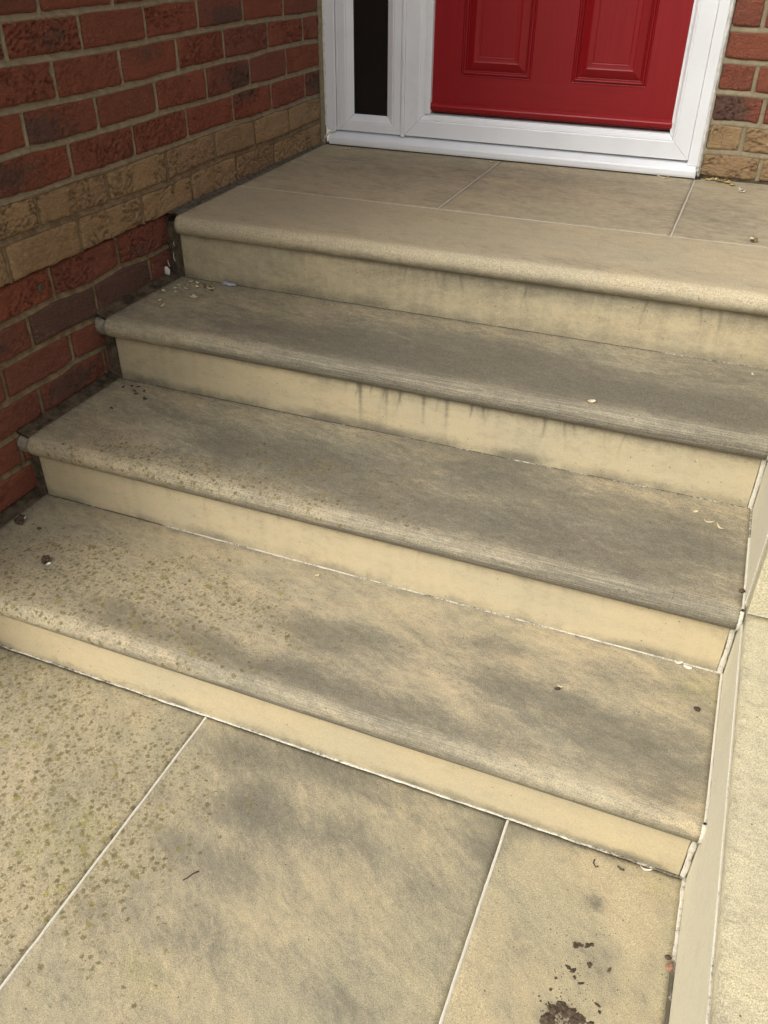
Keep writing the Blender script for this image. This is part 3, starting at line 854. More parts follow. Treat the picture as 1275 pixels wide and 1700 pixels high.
# right-hand house wall beyond the door frame
YB = .94
hw_ = empty('house_wall', (1.6, YB, 0), 'red brick house wall with buff lower courses to the right of the door frame', 'wall')
def to_right(V): return np.stack([V[:, 0], YB - V[:, 1], V[:, 2]], 1)
RJ = lambda n: (lambda u: (.150 - .0755) + .0755 * n + .0012 * np.sin(u * 31 + n) + .001 * (fbm(u * 12, u * 0 + n, 3.0) - .5))   # n=0 -> .0745
RP = {-1: [1.339], 0: [1.277], 1: [1.312], 2: [1.274], 3: [1.302], 4: [1.261]}
VV, FF, off = [], [], 0
rr = random.Random(11)
for m in range(-1, 10):
    p0 = RP.get(m, [1.27 + (.03 if m % 2 else 0)])[0]
    ps = [1.184, p0]
    first = True
    while ps[-1] < 2.3:
        ps.append(ps[-1] + (.225 if not (m % 2) else (.225)))
    zb0 = RJ(m)
    for i in range(len(ps) - 1):
        a, b = ps[i], ps[i + 1]
        u0, u1 = a + (.0055 if i else .001), b - .0055
        near = u0 < 1.5 and m < 6
        buff = m < 1
        dv = 1.0 if (m == 1 and i == 0) else rr.choice([0, .1, .3])
        st = 1.1 if (buff or (m == 1 and i == 0)) else rr.choice([.2, .5])
        zb = (lambda u, m=m: RJ(m)(u) + .0055) if m > -1 else (lambda u: u * 0 + .010)
        zt = lambda u, m=m: RJ(m + 1)(u) - .0055
        if m == 4 and i == 0: dv = .3
        brick_mesh(u0, u1, zb, zt, rr.uniform(0, 90), 30 if near else 8, 15 if near else 4, st,
                   (lambda st_, dv=dv: dv * (.6 + .4 * np.sin(st_[0] * 5))), rr.uniform(0, .6), rr.uniform(-.001, .001), to_world=to_right, mat=M['buff_brick'] if buff else M['red_brick'], parent=hw_, depth=.03)
        if i < len(ps) - 2:
            t = np.linspace(0, 1, 10)
            z0, z1 = (float(RJ(m)(np.array(b))) if m > -1 else .008), float(RJ(m + 1)(np.array(b)))
            zz = z0 + (z1 - z0) * t
            V = []
            for (d, w_) in ((-.010, .009), (-.0045, .0045), (0, .0022), (.0045, .0045), (.010, .009)):
                wob = .0018 * (fbm(zz * 60, zz * 0 + d * 500, b * 3, 2) - .5)
                V.append(np.stack([np.full(10, b + d) + wob, YB + w_ + wob, zz], 1))
            VV.append(np.stack(V, 0).reshape(-1, 3)); FF.append(grid_faces(5, 10) + off); off += 50
    if m > -1:
        u = np.linspace(1.182, 2.4, 240)
        zc = RJ(m)(u)
        V = []
        for (dz, w_) in ((-.010, .004), (-.006, .001), (-.003, .0014), (.001, .003), (.005, .006), (.010, .009)):
            nn = .002 * (fbm(u * 40, u * 0 + dz * 900, m * 1.7, 3) - .5)
            V.append(np.stack([u, YB + w_ + nn, zc + dz], 1))
        VV.append(np.stack(V, 1).reshape(-1, 3)); FF.append(grid_faces(240, 6) + off); off += 240 * 6
mesh_obj('mortar', np.vstack(VV), [tuple(f) for f in np.vstack(FF)], M['mortar'], hw_)
boxes('wall_core', [(1.183, 2.4, YB + .014, YB + .25, .003, .9)], M['mortar'], hw_)
boxes('upper_wall', [(1.19, 5.0, YB + .004, YB + .25, .9, 2.6), (-.2, 1.19, YB + .004, YB + .25, 2.08, 2.6), (2.4, 5.0, YB + .004, YB + .25, -.66, .9)], M['rear_wall'], hw_)
boxes('base_gap', [(1.184, 2.4, YB + .006, YB + .05, -.02, .0105)], M['dark'], hw_)

# unseen canopy, added to cut the skylight on the landing
boxes('shade_canopy', [(-.05, 2.6, .25, .94, 2.28, 2.40)], M['pvc'], None)
tag(bpy.data.objects['shade_canopy'], 'flat white out-of-view canopy added to darken the landing and the red door', 'roof')

# ------------------------------------------------------------------ cheek wall on the right
cheek = empty('cheek_wall', (W + .2, -1.3, ZT[4]), 'stepped cream stone cheek wall with flat coping at the right end of the steps', 'wall')
YP, ZC = -.604, -.303
def zeroA(n, g=0.0):
    return {q: np.full(n, g if q == 'grime_shade' else 0.0) for q in ('grime_shade', 'pink', 'green', 'lichen', 'nose')}
def cheek_box(name, x0, x1, y0, y1, z0, z1, mat, bev, g=0.0):
    v, f = box_vf(x0, x1, y0, y1, z0, z1)
    o = mesh_obj(name, v, f, mat, cheek, zeroA(8, g), smooth_shade=False)
    m = o.modifiers.new('bevel', 'BEVEL'); m.width = bev; m.segments = 3
    return o
cheek_box('side_panel', W, W + .06, -2.7, YP + .0295, ZT[4] - .03, ZC - .028, M['cheek'], .001, -.1)
slab('coping', 5, W + .0030, W + .36, -2.7, YP - .0005, ZC, .0275, cheek, M['coping'], .16, res=.02)
cheek_box('side_panel', W - .001, W + .04, YP + .030, .30, ZT[4] - .03, -.02, M['cheek'], .001, -.05)
cheek_box('front_panel', W + .003, W + .36, YP, YP + .0290, ZC - .0275, -.02, M['coping'], .0025, -.15)
cheek_box('core', W + .06, W + .34, -2.7, .30, ZT[4] - .03, ZC - .029, M['cheek'], .001)
cheek_box('top_coping', W - .004, W + .37, YP - .008, .32, -.019, .014, M['coping'], .003)
bead('pointing', lambda t: (W + .0015, t, ZC - .0282), YP - .003, -2.7, 300, .0024, .0010, lambda p: .8, cheek, ((-1, 0, 0), (0, 0, 1)), seed=61., wob=.3)
bead('pointing', lambda t: (W - .0003, YP + .0252, t), ZC, -.03, 100, .0036, .0012, lambda p: .8, cheek, ((0, -1, 0), (-1, 0, 0)), seed=62., wob=.3)
bead('pointing', lambda t: (t, YP - .001, ZC), W + .004, W + .35, 100, .0016, .0005, lambda p: .80, cheek, ((0, -1, 0), (0, 0, 1)), seed=63., wob=.4)

# ------------------------------------------------------------------ door set
YF = .935
door = empty('front_door', (.6, .93, 0), 'red panelled front door with white plastic frame and narrow dark sidelight above the steps', 'door')

def ring_members(outer, prof, mat, parent, name, gap=.0004, ztop_open=False, sides='LRBT'):
    """mitred frame: outer=(x0,z0,x1,z1); prof=[(inset, y)]"""
    x0, z0, x1, z1 = outer
    def corner(c, i):
        return {'bl': (x0 + i, z0 + i), 'br': (x1 - i, z0 + i), 'tr': (x1 - i, z1 - i), 'tl': (x0 + i, z1 - i)}[c]
    for sd_, (a, b) in {'B': ('bl', 'br'), 'R': ('br', 'tr'), 'T': ('tr', 'tl'), 'L': ('tl', 'bl')}.items():
        if sd_ not in sides: continue
        V, F = [], []
        for (i, y) in prof:
            pa, pb = corner(a, i), corner(b, i)
            d = np.array(pb) - np.array(pa); d = d / np.linalg.norm(d)
            pa = np.array(pa) + d * gap; pb = np.array(pb) - d * gap
            V += [(pa[0], y, pa[1]), (pb[0], y, pb[1])]
        n = len(prof)
        yb = max(y for _, y in prof) + .03
        for q in (0, n - 1):
            V += [(V[2 * q][0], yb, V[2 * q][2]), (V[2 * q + 1][0], yb, V[2 * q + 1][2])]
        # order: back-first, profile, back-last
        order = [n] + list(range(n)) + [n + 1]
        for p, q in zip(order[:-1], order[1:]):
            F.append((2 * p, 2 * q, 2 * q + 1, 2 * p + 1)[::-1])
        F.append((2 * n, 2 * n + 1, 2 * n + 3, 2 * n + 2))
        F.append(tuple(2 * q for q in order))
        F.append(tuple(2 * q + 1 for q in reversed(order)))
        o = mesh_obj(name, V, F, mat, parent, smooth_shade=False)
        m = o.modifiers.new('bevel', 'BEVEL'); m.width = .0009; m.segments = 2; m.limit_method = 'ANGLE'; m.angle_limit = .3
TOPZ = 2.06
# outer frame strips
boxes('frame_member', [(.009, .0425, YF - .003, YF + .06, .0445, TOPZ)], M['pvc'], door, bevel=.0025)
boxes('frame_member', [(.0445, .052, YF - .0005, YF + .06, .0455, TOPZ)], M['pvc'], door, bevel=.0015)
boxes('frame_member', [(1.1445, 1.173, YF - .004, YF + .06, .034, TOPZ)], M['pvc'], door, bevel=.0025)
# sidelight
ring_members((.0525, .0465, .2628, TOPZ), [(0, YF), (.023, YF), (.0255, YF + .002), (.028, YF + .001), (.049, YF + .013)], M['pvc'], door, 'sidelight_frame')
boxes('gasket', [(.1005, .1025, YF + .0125, YF + .03, .096, 1.98), (.2115, .2135, YF + .0125, YF + .03, .096, 1.98), (.1025, .2115, YF + .0125, YF + .03, .096, .0985)], M['gasket'], door)
boxes('pane', [(.098, .216, YF + .0185, YF + .03, .092, 2.02)], M['glass'], door)
boxes('mullion', [(.2635, .2665, YF - .001, YF + .05, .044, TOPZ), (.2672, .2765, YF - .004, YF + .05, .042, TOPZ)], M['pvc'], door, bevel=.0015)
# door frame
ring_members((.277, .0465, 1.1438, TOPZ), [(0, YF), (.045, YF), (.047, YF + .002), (.050, YF + .001), (.0575, YF + .012), (.0635, YF + .013), (.0655, YF + .030)], M['pvc'], door, 'frame_member')
# fix widths: left member is wider, add cover strip behind the leaf edge
boxes('frame_member', [(.3395, .3585, YF + .006, YF + .05, .112, 1.99)], M['pvc'], door, bevel=.003)
boxes('gap_shadow', [(.34, 1.10, YF + .046, YF + .06, .09, .13)], M['dark'], door)
# leaf
YL = .957
Z0, Z1 = .1185, 1.99
PX = [(.447, .662), (.780, .992)]
PZ = [(.221, .90), (1.06, 1.85)]
leaf = boxes('door_leaf', [(.350, .447, YL, YL + .04, Z0, Z1), (.662, .780, YL, YL + .04, PZ[0][0], PZ[0][1]), (.992, 1.085, YL, YL + .04, Z0, Z1), (.662, .780, YL, YL + .04, PZ[1][0], PZ[1][1])], M['door_v'], door)
rails = boxes('door_rail', [(.447, .992, YL, YL + .04, Z0, PZ[0][0]), (.447, .992, YL, YL + .04, PZ[0][1], PZ[1][0]), (.447, .992, YL, YL + .04, PZ[1][1], Z1)], M['door_h'], door)
for (a, b) in PX:
    for (c, d) in PZ:
        x0, x1, z0, z1 = a, b, c, d
        prof = [(0, YL), (.0025, YL + .004), (.005, YL + .0045), (.008, YL - .001), (.011, YL - .0025), (.014, YL + .001), (.0155, YL + .008), (.0175, YL + .0085), (.019, YL + .006), (.040, YL - .004), (.0425, YL - .002), (.050, YL - .0015), (.0545, YL - .0015), (.0555, YL - .0002), (.057, YL - .0015)]
        V, F = [], []
        for (i, y) in prof:
            V += [(x0 + i, y, z0 + i), (x1 - i, y, z0 + i), (x1 - i, y, z1 - i), (x0 + i, y, z1 - i)]
        for q in range(len(prof) - 1):
            for j in range(4):
                F.append((4 * q + j, 4 * q + (j + 1) % 4, 4 * q + 4 + (j + 1) % 4, 4 * q + 4 + j))
        q = len(prof) - 1
        F.append(tuple(4 * q + j for j in range(4)))
        o = mesh_obj('door_panel', V, F, M['door_v'], door, smooth_shade=False)
        m = o.modifiers.new('bevel', 'BEVEL'); m.width = .0008; m.segments = 2; m.limit_method = 'ANGLE'; m.angle_limit = .25
# weather bar at the foot of the leaf
V, F = [], []
prof = [(.146, YL + .001), (.144, YL - .006), (.139, YL - .012), (.1355, YL - .0135), (.126, YL - .012), (.124, YL - .002), (.124, YL + .01)]
for x in (.352, 1.0825):
    for (z, y) in prof: V.append((x, y, z))
n = len(prof)
F = [(i, i + 1, n + i + 1, n + i) for i in range(n - 1)] + [tuple(reversed(range(n))), tuple(range(n, 2 * n))]
o = mesh_obj('weather_bar', V, F, M['door_h'], door, smooth_shade=False)
m = o.modifiers.new('bevel', 'BEVEL'); m.width = .0012; m.segments = 2
# sill
V, F = [], []
prof = [(.0035, .985), (.0035, .922), (.0045, .9185), (.010, .9165), (.0215, .916), (.0265, .9185), (.0285, .924), (.0405, .948), (.0415, .985)]
for x in (.022, 1.1705):
    for (z, y) in prof: V.append((x, y, z))
n = len(prof)
F = [(i, n + i, n + i + 1, i + 1) for i in range(n - 1)] + [tuple(range(n)), tuple(reversed(range(n, 2 * n)))]
o = mesh_obj('sill', V, F, M['pvc'], door, smooth_shade=False)
m = o.modifiers.new('bevel', 'BEVEL'); m.width = .0015; m.segments = 2; m.limit_method = 'ANGLE'; m.angle_limit = .4
boxes('sill_end_cap', [(1.1708, 1.1735, .9155, .97, .004, .0295)], M['pvc'], door, bevel=.0008)
boxes('gap_shadow', [(.0, 1.19, .930, .96, -.002, .0035)], M['dark'], door)

def tube(name, pts, rad, mat, parent=None, seed=0.0, wob=.5, seg=8, **k):
    P = np.array(pts, float)
    n = len(P)
    T = np.gradient(P, axis=0)
    T /= np.linalg.norm(T, axis=1)[:, None] + 1e-9
    ref = np.array([0, 0, 1.0]) if abs(T[0][2]) < .8 else np.array([1.0, 0, 0])
    A = np.cross(T, ref); A /= np.linalg.norm(A, axis=1)[:, None] + 1e-9
    B = np.cross(T, A)
    t = np.arange(n)
    r = np.broadcast_to(rad, n) * (1 - wob / 2 + wob * fbm(t * .45, t * 0., seed, 2))
    V = []
    for j in range(seg):
        a = 2 * math.pi * j / seg
        V.append(P + A * (np.cos(a) * r)[:, None] + B * (np.sin(a) * r)[:, None])
    V = np.stack(V, 1).reshape(-1, 3)
    F = []
    for i in range(n - 1):
        for j in range(seg):
            F.append((i * seg + j, i * seg + (j + 1) % seg, (i + 1) * seg + (j + 1) % seg, (i + 1) * seg + j))
    F.append(tuple(reversed(range(seg)))); F.append(tuple((n - 1) * seg + j for j in range(seg)))
    return mesh_obj(name, V, F, mat, parent, **k)
zz = np.linspace(.03, .9, 160)
tube('sealant', np.stack([1.1765 + .006 * (fbm(zz * 18, zz * 0, 1.0, 3) - .5), np.full(160, YF + .003), zz], 1), .0052, M['silicone'], door, 3.0, .8)
zz = np.linspace(.055, .9, 140)
tube('sealant', np.stack([.0065 + .004 * (fbm(zz * 18, zz * 0, 2.0, 3) - .5), np.full(140, YF - .003), zz], 1), .0042, M['silicone'], door, 5.0, .8)
tube('sealant', [(.004, .925, .004), (.004, .917, .012), (.008, .915, .024), (.017, .921, .033), (.027, .930, .040), (.04, .934, .0435)], .0040, M['silicone'], door, 7.0, .6)
tube('sealant', [(1.178, .925, .03), (1.177, .920, .024), (1.178, .922, .016), (1.181, .926, .010)], .0035, M['silicone'], door, 8.0, .9)

# mortar where the frame meets the side wall
strip_noise('mortar_reveal', -.02, .0045, YEND - .004, YEND + .012, -.002, .83, 90, M['mortar'], wall, .004)

# ------------------------------------------------------------------ loose things
def petal_mesh(L, Wd, curl, thick, seed, twist=.4):
    n, mm = 9, 5
    V = []
    r = random.Random(seed)
    ph = r.uniform(0, 6)
    for i in range(n):
        s = i / (n - 1) - .5
        wdt = Wd * (1 - (2 * s) ** 2) ** .5 * .5 + Wd * .06
        a = s * curl
        x = L * (math.sin(a) / curl if abs(curl) > .01 else s)
        z = L * (1 - math.cos(a)) / curl if abs(curl) > .01 else 0
        for j in range(mm):
            q = j / (mm - 1) - .5
            V.append((x, 2 * q * wdt + .12 * L * math.sin(s * 4 + ph), abs(z) + 1.2 * q * q * wdt + q * twist * wdt * math.sin(s * 3 + ph) + .04 * L * r.random()))
    V = np.array(V)
    V[:, 2] -= V[:, 2].min()
    top = V + [0, 0, thick]
    F = [tuple(f) for f in grid_faces(n, mm, off=len(V))] + [tuple(f) for f in grid_faces(n, mm, flip=True)]
    ring = [i * mm for i in range(n)] + [(n - 1) * mm + j for j in range(1, mm)] + [i * mm + mm - 1 for i in range(n - 2, -1, -1)] + [j for j in range(mm - 2, 0, -1)]
    o = len(V)
    k = len(ring)
    F += [(ring[i], ring[(i + 1) % k], o + ring[(i + 1) % k], o + ring[i]) for i in range(k)]
    return np.vstack([V, top]), F

def petal(name, loc, L, Wd, rz, mat, label, cat, group=None, curl=1.6, thick=.0006, seed=1, tilt=(0, 0)):
    V, F = petal_mesh(L, Wd, curl, thick, seed)
    o = mesh_obj(name, V, F, mat, None, origin=(0, 0, 0))
    o.location = loc
    o.rotation_euler = (tilt[0], tilt[1], rz)
    return tag(o, label, cat, group)

def crumb(name, loc, size, mat, label, cat, group=None, seed=1, flat=.6, rough=.45):
    import bmesh
    bm = bmesh.new()
    bmesh.ops.create_icosphere(bm, subdivisions=4, radius=1)
    C = np.array([v.co[:] for v in bm.verts])
    F = [tuple(v.index for v in f.verts) for f in bm.faces]
    bm.free()
    d = 1 + rough * 2 * (fbm(C[:, 0] * 1.6 + seed, C[:, 1] * 1.6, C[:, 2] * 1.6 + seed, 5) - .5)
    C = C * d[:, None] * np.array(size)
    C[:, 2] *= flat
    C[:, 2] -= C[:, 2].min() + .0004
    o = mesh_obj(name, C, F, mat, None, origin=(0, 0, 0))
    o.location = loc
    o.rotation_euler = (0, 0, seed)
    return tag(o, label, cat, group)

z1, z2, z3, z4 = ZT[1], ZT[2], ZT[3], ZT[4]
crumb('moss_clump', (.044, -.692, z3), (.015, .010, .011), M['mud'], 'dark moss clump against the brick wall at the left end of the lowest tread', 'moss', seed=2, rough=.9)
petal('petal', (.052, -.688, z3 + .008), .010, .006, .8, M['petal_white'], 'tiny white flake stuck on the dark moss clump by the brick wall', 'petal', seed=3)
crumb('moss_clump', (.187, -.782, z3), (.0095, .007, .010), M['mud'], 'dark moss clump standing alone near the left end of the lowest tread', 'moss', seed=5, rough=.8)
petal('petal', (.197, -.786, z3), .012, .004, 1.3, M['petal_white'], 'thin pale sliver leaning on the lone dark moss clump', 'petal', seed=8, tilt=(.6, 0))
crumb('soil_crumb', (.098, -.697, z3), (.005, .004, .003), M['mud'], 'small dark crumb between the moss clump and the lowest riser corner', 'crumb', seed=6)
crumb('soil_crumb', (1.450, -.546, z2), (.0055, .0045, .005), M['mud'], 'round black crumb on the white joint at the right end of the second lowest tread', 'crumb', seed=7)
crumb('soil_crumb', (1.423, -.686, z3), (.0055, .0045, .004), M['mud'], 'dark brown crumb at the right end of the lowest tread', 'crumb', seed=9)
crumb('soil_crumb', (1.203, -.729, z3), (.0045, .003, .003), M['mud'], 'tiny angular crumb right of centre on the lowest tread', 'crumb', seed=10, rough=.9)
petal('petal', (1.206, -.722, z3), .010, .003, .3, M['petal'], 'thin sliver beside the angular crumb on the lowest tread', 'petal', seed=12)
petal('dry_leaf', (1.356, .362, 0), .024, .015, .3, M['leaf_brown'], 'curled brown dry leaf on the landing joint near the right edge', 'leaf', seed=14, curl=2.6)
petal('dry_leaf', (1.350, .365, .004), .016, .010, 1.0, M['petal'], 'pale shred lying on the curled brown leaf', 'leaf', seed=15, curl=2.4)
heap = [(1.212, .925, .030, .014, .2, 'leaf', 21, 'tan curled leaf nearest the door frame at the foot of the house wall'), (1.245, .922, .034, .018, -.3, 'leaf', 22, 'largest yellow dry leaf at the foot of the house wall'), (1.262, .914, .026, .016, .7, 'leaf', 23, 'yellow leaf with a folded edge in the heap below the buff bricks'),
        (1.278, .893, .020, .012, -.6, 'leaf', 24, 'small yellow leaf on the right side of the heap'), (1.302, .850, .018, .005, -.7, 'petal_white', 25, 'white bent petal right of the leaf heap on the landing'), (1.306, .826, .024, .008, .3, 'petal_white', 26, 'larger white curled petal in front of the leaf heap'), (1.228, .926, .022, .010, 1.2, 'petal', 27, 'pale leaf shred tucked between the heap and the wall')]
for (x, y, L, wd, rz, mt, sd_, lb) in heap:
    petal('dry_leaf' if 'leaf' in mt else 'petal', (x, y, .0005 + (.003 if sd_ in (22, 27) else 0)), L, wd, rz, M[mt], lb, 'leaf' if 'leaf' in lb else 'petal', 'dry leaves and petals at the foot of the house wall', seed=sd_, curl=2.2)
for i, (x, y, L, wd, rz, lb) in enumerate([(.079, .889, .014, .006, .2, 'leftmost pale petal under the white door sill'), (.097, .883, .013, .009, .9, 'round cream petal just right of the leftmost one under the sill'), (.110, .884, .012, .008, -.4, 'third cream petal from the left wall under the sill'), (.147, .872, .014, .005, 0, 'pale flake under the sidelight a little in front of the sill'), (.581, .896, .016, .007, .1, 'pale petal at the end of the landing joint under the door'), (1.086, .905, .042, .006, -.05, 'long thin straw flake under the right part of the sill')]):
    petal('petal', (x, y, 0), L, wd, rz, M['petal'], lb, 'petal', 'petals along the door sill', seed=31 + i)
corner = [(.067, -.006), (.052, -.038), (.075, -.083), (.129, -.089), (.121, -.028), (.071, -.149), (.098, -.176), (.089, -.008), (.130, -.016), (.085, -.053), (.058, -.06), (.102, -.035), (.140, -.03), (.11, -.012), (.045, -.09), (.150, -.04)]
rc = random.Random(5)
for i, (x, y) in enumerate(corner):
    mt = rc.choice(['petal', 'petal', 'petal_white', 'leaf_brown', 'petal'])
    petal('petal', (x, y, z1 + .0005), rc.uniform(.010, .024), rc.uniform(.004, .008), rc.uniform(-1, 1.5), M[mt], 'dried petal flake in the brick corner on the tread below the landing', 'petal', 'dried petal flakes in the brick corner', seed=60 + i, curl=rc.uniform(.8, 2.2))
petal('petal', (.135, -.098, z1), .026, .006, .25, M['petal'], 'longest cream petal in front of the corner flakes on the upper tread', 'petal', seed=90)
for i, (y, z, L) in enumerate([(-.002, -.065, .012), (.002, -.10, .022), (-.012, -.112, .020)]):
    petal('petal', (.028 - i * .009, y - .002, z), L, .003, .4, M['petal_white'], ('short white flake high', 'white curved sliver low', 'pinkish sliver left')[i] + ' in the gap between brick wall and top riser', 'petal', seed=95 + i, tilt=(.0, 1.45), curl=1.2)
crumb('wall_splash', (-.004, -.003, -.150), (.004, .010, .011), M['petal_white'], 'white blob stuck on the dark brick beside the upper tread corner', 'splash', seed=33, flat=1)
crumb('wall_splash', (-.003, -.44, -.045), (.004, .012, .008), M['grey_mortar'], 'small grey mortar lump stuck on the red brick under the buff band', 'splash', seed=35, flat=1)
crumb('fluff', (.160, .010, z1), (.009, .006, .007), M['fluff'], 'small blue grey tuft of fluff against the top riser', 'fluff', seed=41, rough=.8)
crumb('fluff', (.176, .012, z1), (.011, .006, .005), M['fluff'], 'flatter blue grey tuft touching the other one against the top riser', 'fluff', seed=44, rough=.8)
petal('petal', (1.129, -.272, z1), .018, .008, .5, M['petal'], 'single cream petal on the nosing right of centre, tread below the landing', 'petal', seed=51)
petal('petal', (1.383, -.358, z2), .020, .004, -.15, M['petal'], 'left curled half of the worm-like petal near the right end of the middle tread', 'petal', seed=52)
petal('petal', (1.403, -.368, z2), .020, .004, -.55, M['petal'], 'right curled half of the worm-like petal near the right end of the middle tread', 'petal', seed=53)
petal('petal', (1.383, -.587, z3), .016, .008, -.2, M['petal_white'], 'whitish petal on the joint at the right end of the lowest tread', 'petal', seed=54)
petal('petal', (1.399, -.594, z3), .016, .006, -.5, M['petal_white'], 'pale green tipped petal just right of the whitish one on the lowest tread', 'petal', seed=55)
petal('petal', (1.398, -.903, z4), .020, .003, -.2, M['petal_white'], 'white hooked sliver under the lowest riser near its right end', 'petal', seed=56)
petal('petal', (.703, -.613, z3), .010, .005, .2, M['petal'], 'small cream flake left of centre at the back of the lowest tread', 'petal', seed=57)
petal('petal', (1.408, -.020, z1), .010, .004, -.8, M['petal'], 'short pale flake at the right edge of the upper tread', 'petal', seed=58)
petal('petal', (1.357, -.335, z2), .012, .004, .6, M['petal'], 'tiny hooked flake behind the worm-like petal on the middle tread', 'petal', seed=59)
petal('petal', (1.34, -.282, -.232), .022, .002, 0, M['petal'], 'thin curved thread stuck to the riser near its right end', 'petal', seed=48, tilt=(0, .9), curl=.9)
crumb('brick_crumb', (1.449, -1.043, z4), (.0062, .0042, .004), M['orange'], 'orange brick crumb beside the cheek wall on the lower paving', 'crumb', seed=61, rough=.7)
crumb('soil_crumb', (1.446, -1.030, z4), (.004, .004, .003), M['mud'], 'dark bit just behind the orange crumb', 'crumb', seed=62)
def stroke(name, pts, z, rad, mat, label, cat, seed=1.0, group=None):
    P = [(x, y, z + rad * .5) for (x, y) in pts]
    o = tube(name, P, rad, mat, None, seed, .8, 6)
    return tag(o, label, cat, group)
stroke('twig', [(.752, -1.190), (.757, -1.182), (.760, -1.175), (.766, -1.168)], z4, .0013, M['mud'], 'short dark curved twig on the middle paving slab', 'twig')
stroke('worm_cast', [(1.322, -.916), (1.321, -.923), (1.326, -.929), (1.329, -.926)], z4, .0012, M['mud'], 'dark hooked worm cast near the right end of the lowest riser', 'worm cast')
stroke('worm_cast', [(1.357, -.914), (1.362, -.918), (1.367, -.917)], z4, .0018, M['mud'], 'short thick worm cast right of the hooked one', 'worm cast')
muds = [(1.307, -1.176, .010, .010, 'round left lump of the mud smear at the bottom edge'), (1.312, -1.160, .008, .008, 'left upper lump of the mud smear'), (1.322, -1.152, .010, .006, 'top lump of the mud smear'), (1.334, -1.155, .009, .006, 'upper right lump of the mud smear'), (1.341, -1.163, .009, .008, 'right lump of the mud smear'), (1.327, -1.160, .006, .005, 'small middle lump of the mud smear'), (1.349, -1.158, .006, .007, 'outermost right lump of the mud smear')]
for i, (x, y, a, b, lb) in enumerate(muds):
    crumb('mud_lump', (x, y, z4 + .0002), (a * .8, b * .8, .0035), M['mud'], lb, 'mud', 'mud smear on the right paving slab', seed=70 + i, flat=.28, rough=1.15)
bits = [(1.322, -1.062, .0055, .004), (1.328, -1.059, .004, .003), (1.338, -1.056, .0055, .003), (1.344, -1.052, .003, .0025), (1.319, -1.097, .005, .003), (1.326, -1.099, .005, .0035), (1.346, -1.083, .0042, .004), (1.372, -1.079, .002, .0045), (1.340, -1.112, .005, .002), (1.330, -1.107, .003, .002), (1.366, -1.132, .0045, .002), (1.370, -1.140, .002, .003), (1.306, -1.118, .002, .002), (1.303, -1.136, .002, .002), (1.362, -1.158, .006, .002)]
bl = ['wide left mud crumb in the back pair on the right paving slab', 'smaller mud crumb joined to the wide left one of the back pair', 'right-hand wide mud crumb of the back row on the right slab', 'tiny mud crumb at the right end of the back row',
      'left mud crumb of the middle cluster on the right slab', 'right mud crumb of the middle cluster touching its neighbour', 'round dark mud crumb alone in the middle of the right slab', 'narrow upright mud crumb right of the round one',
      'slanting thin mud crumb below the middle cluster', 'short mud crumb left of the slanting thin one', 'slanting mud crumb right above the mud smear', 'small upright mud crumb touching the slanting one near the smear', 'speck of mud on the left side of the right slab', 'speck of mud just behind the smear, leftmost', 'flat wide mud crumb right of the mud smear at the bottom edge']
for i, (x, y, a, b) in enumerate(bits):
    crumb('mud_crumb', (x, y, z4 + .0002), (a * .85, b * .85, .0025), M['mud'], bl[i], 'mud', 'mud crumbs on the right paving slab', seed=90 + i, flat=.3, rough=1.15)
bits2 = [(.097, -.325), (.145, -.350), (.139, -.346), (.075, -.305), (.092, -.303), (.118, -.316), (.101, -.416), (.108, -.335), (.060, -.318)]
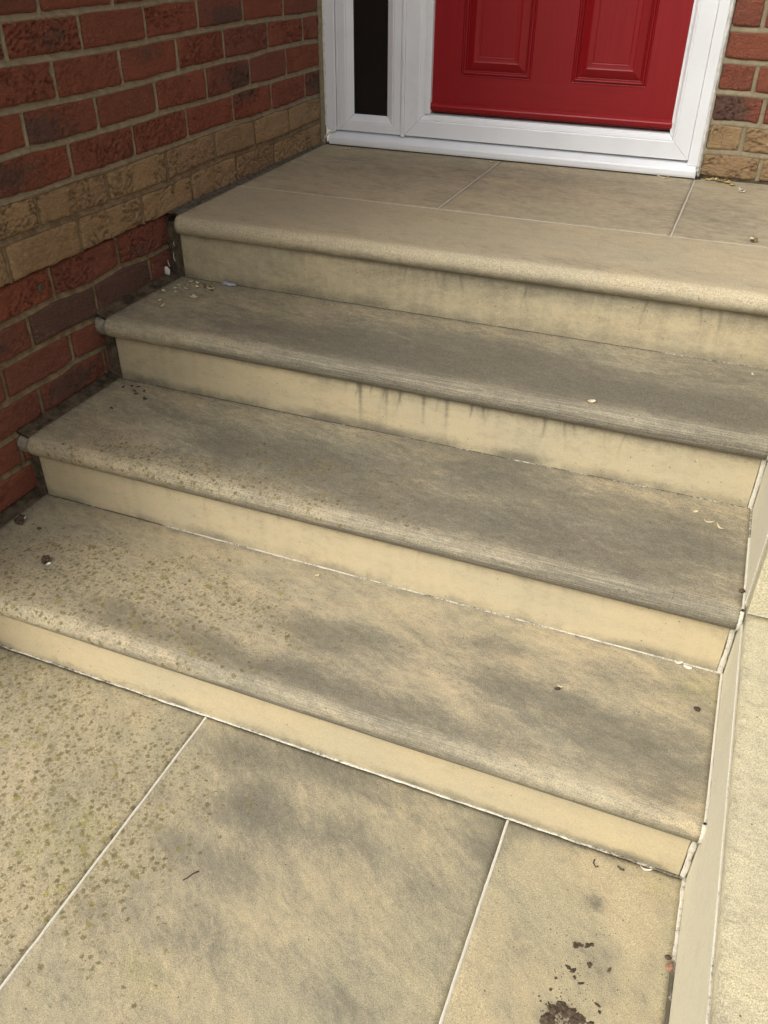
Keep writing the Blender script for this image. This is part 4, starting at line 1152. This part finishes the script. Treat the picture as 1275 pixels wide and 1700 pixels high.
for i, (x, y) in enumerate(bits2):
    crumb('soil_crumb', (x, y, z2 + .0002), (.0045, .0022, .002), M['mud'], ['leftmost black crumb of the row under the riser corner on the middle tread', 'rightmost black crumb on the pinkish patch of the middle tread', 'black crumb touching the rightmost one on the pinkish patch', 'black crumb hard against the mortar fillet at the middle tread corner', 'second black crumb along the riser joint from the wall, middle tread', 'third black crumb along the riser joint from the wall, middle tread', 'black crumb lying alone nearest the nosing, left of the middle tread', 'black crumb in the centre of the corner cluster on the middle tread', 'black crumb closest to the brick wall on the middle tread'][i], 'crumb', 'black crumbs in the left corner of the middle tread', seed=110 + i, flat=.6, rough=1.0)

# fine grit nobody could count
gr = random.Random(77)
V, F = [], []
def grain(x, y, z, s):
    o = len(V)
    h = s * gr.uniform(.4, .9)
    a = gr.uniform(0, 3)
    c, sn = math.cos(a) * s, math.sin(a) * s
    V.extend([(x + c, y + sn, z), (x - sn * .7, y + c * .7, z), (x - c, y - sn, z), (x + sn * .7, y - c * .7, z), (x, y, z + h)])
    F.extend([(o, o + 1, o + 4), (o + 1, o + 2, o + 4), (o + 2, o + 3, o + 4), (o + 3, o, o + 4)])
for k in range(1, 5):
    yb = YN[k - 1] + OV
    for i in range(150):
        x = gr.uniform(.03, W - .02)
        grain(x, yb - abs(gr.gauss(.002, .004)) - .002, ZT[k], gr.uniform(.0006, .0016))
    for i in range(50 if k < 4 else 120):
        d = .27 if k < 4 else .5
        grain(gr.uniform(.03, W - .01), yb - gr.uniform(0, d), ZT[k] + .0003, gr.uniform(.0004, .0011))
    for i in range(60):
        grain(.024 + abs(gr.gauss(0, .02)), yb - gr.uniform(0, .27), ZT[k] + .0003, gr.uniform(.0005, .0015))
for i in range(90):
    grain(.05 + abs(gr.gauss(0, .05)), .012 - abs(gr.gauss(0, .05)), ZT[1] + .0003, gr.uniform(.0008, .002))
for i in range(120):
    grain(gr.uniform(.02, 1.4), .912 - abs(gr.gauss(0, .008)), .0003, gr.uniform(.0005, .0015))
for i in range(160):
    grain(1.325 + gr.gauss(0, .014), -1.162 + gr.gauss(0, .009), ZT[4] + .0003, gr.uniform(.0006, .0022))
for i in range(70):
    grain(1.33 + gr.gauss(0, .016), -.995 + gr.gauss(0, .012), ZT[4] + .0003, gr.uniform(.0003, .0009))
for i in range(120):
    grain(1.335 + gr.gauss(0, .03), -1.09 + gr.gauss(0, .05), ZT[4] + .0003, gr.uniform(.0004, .0014))
tag(mesh_obj('grit', V, F, M['mud'], None, smooth_shade=False), 'fine dark grit caught along the step joints', 'grit', kind='stuff')
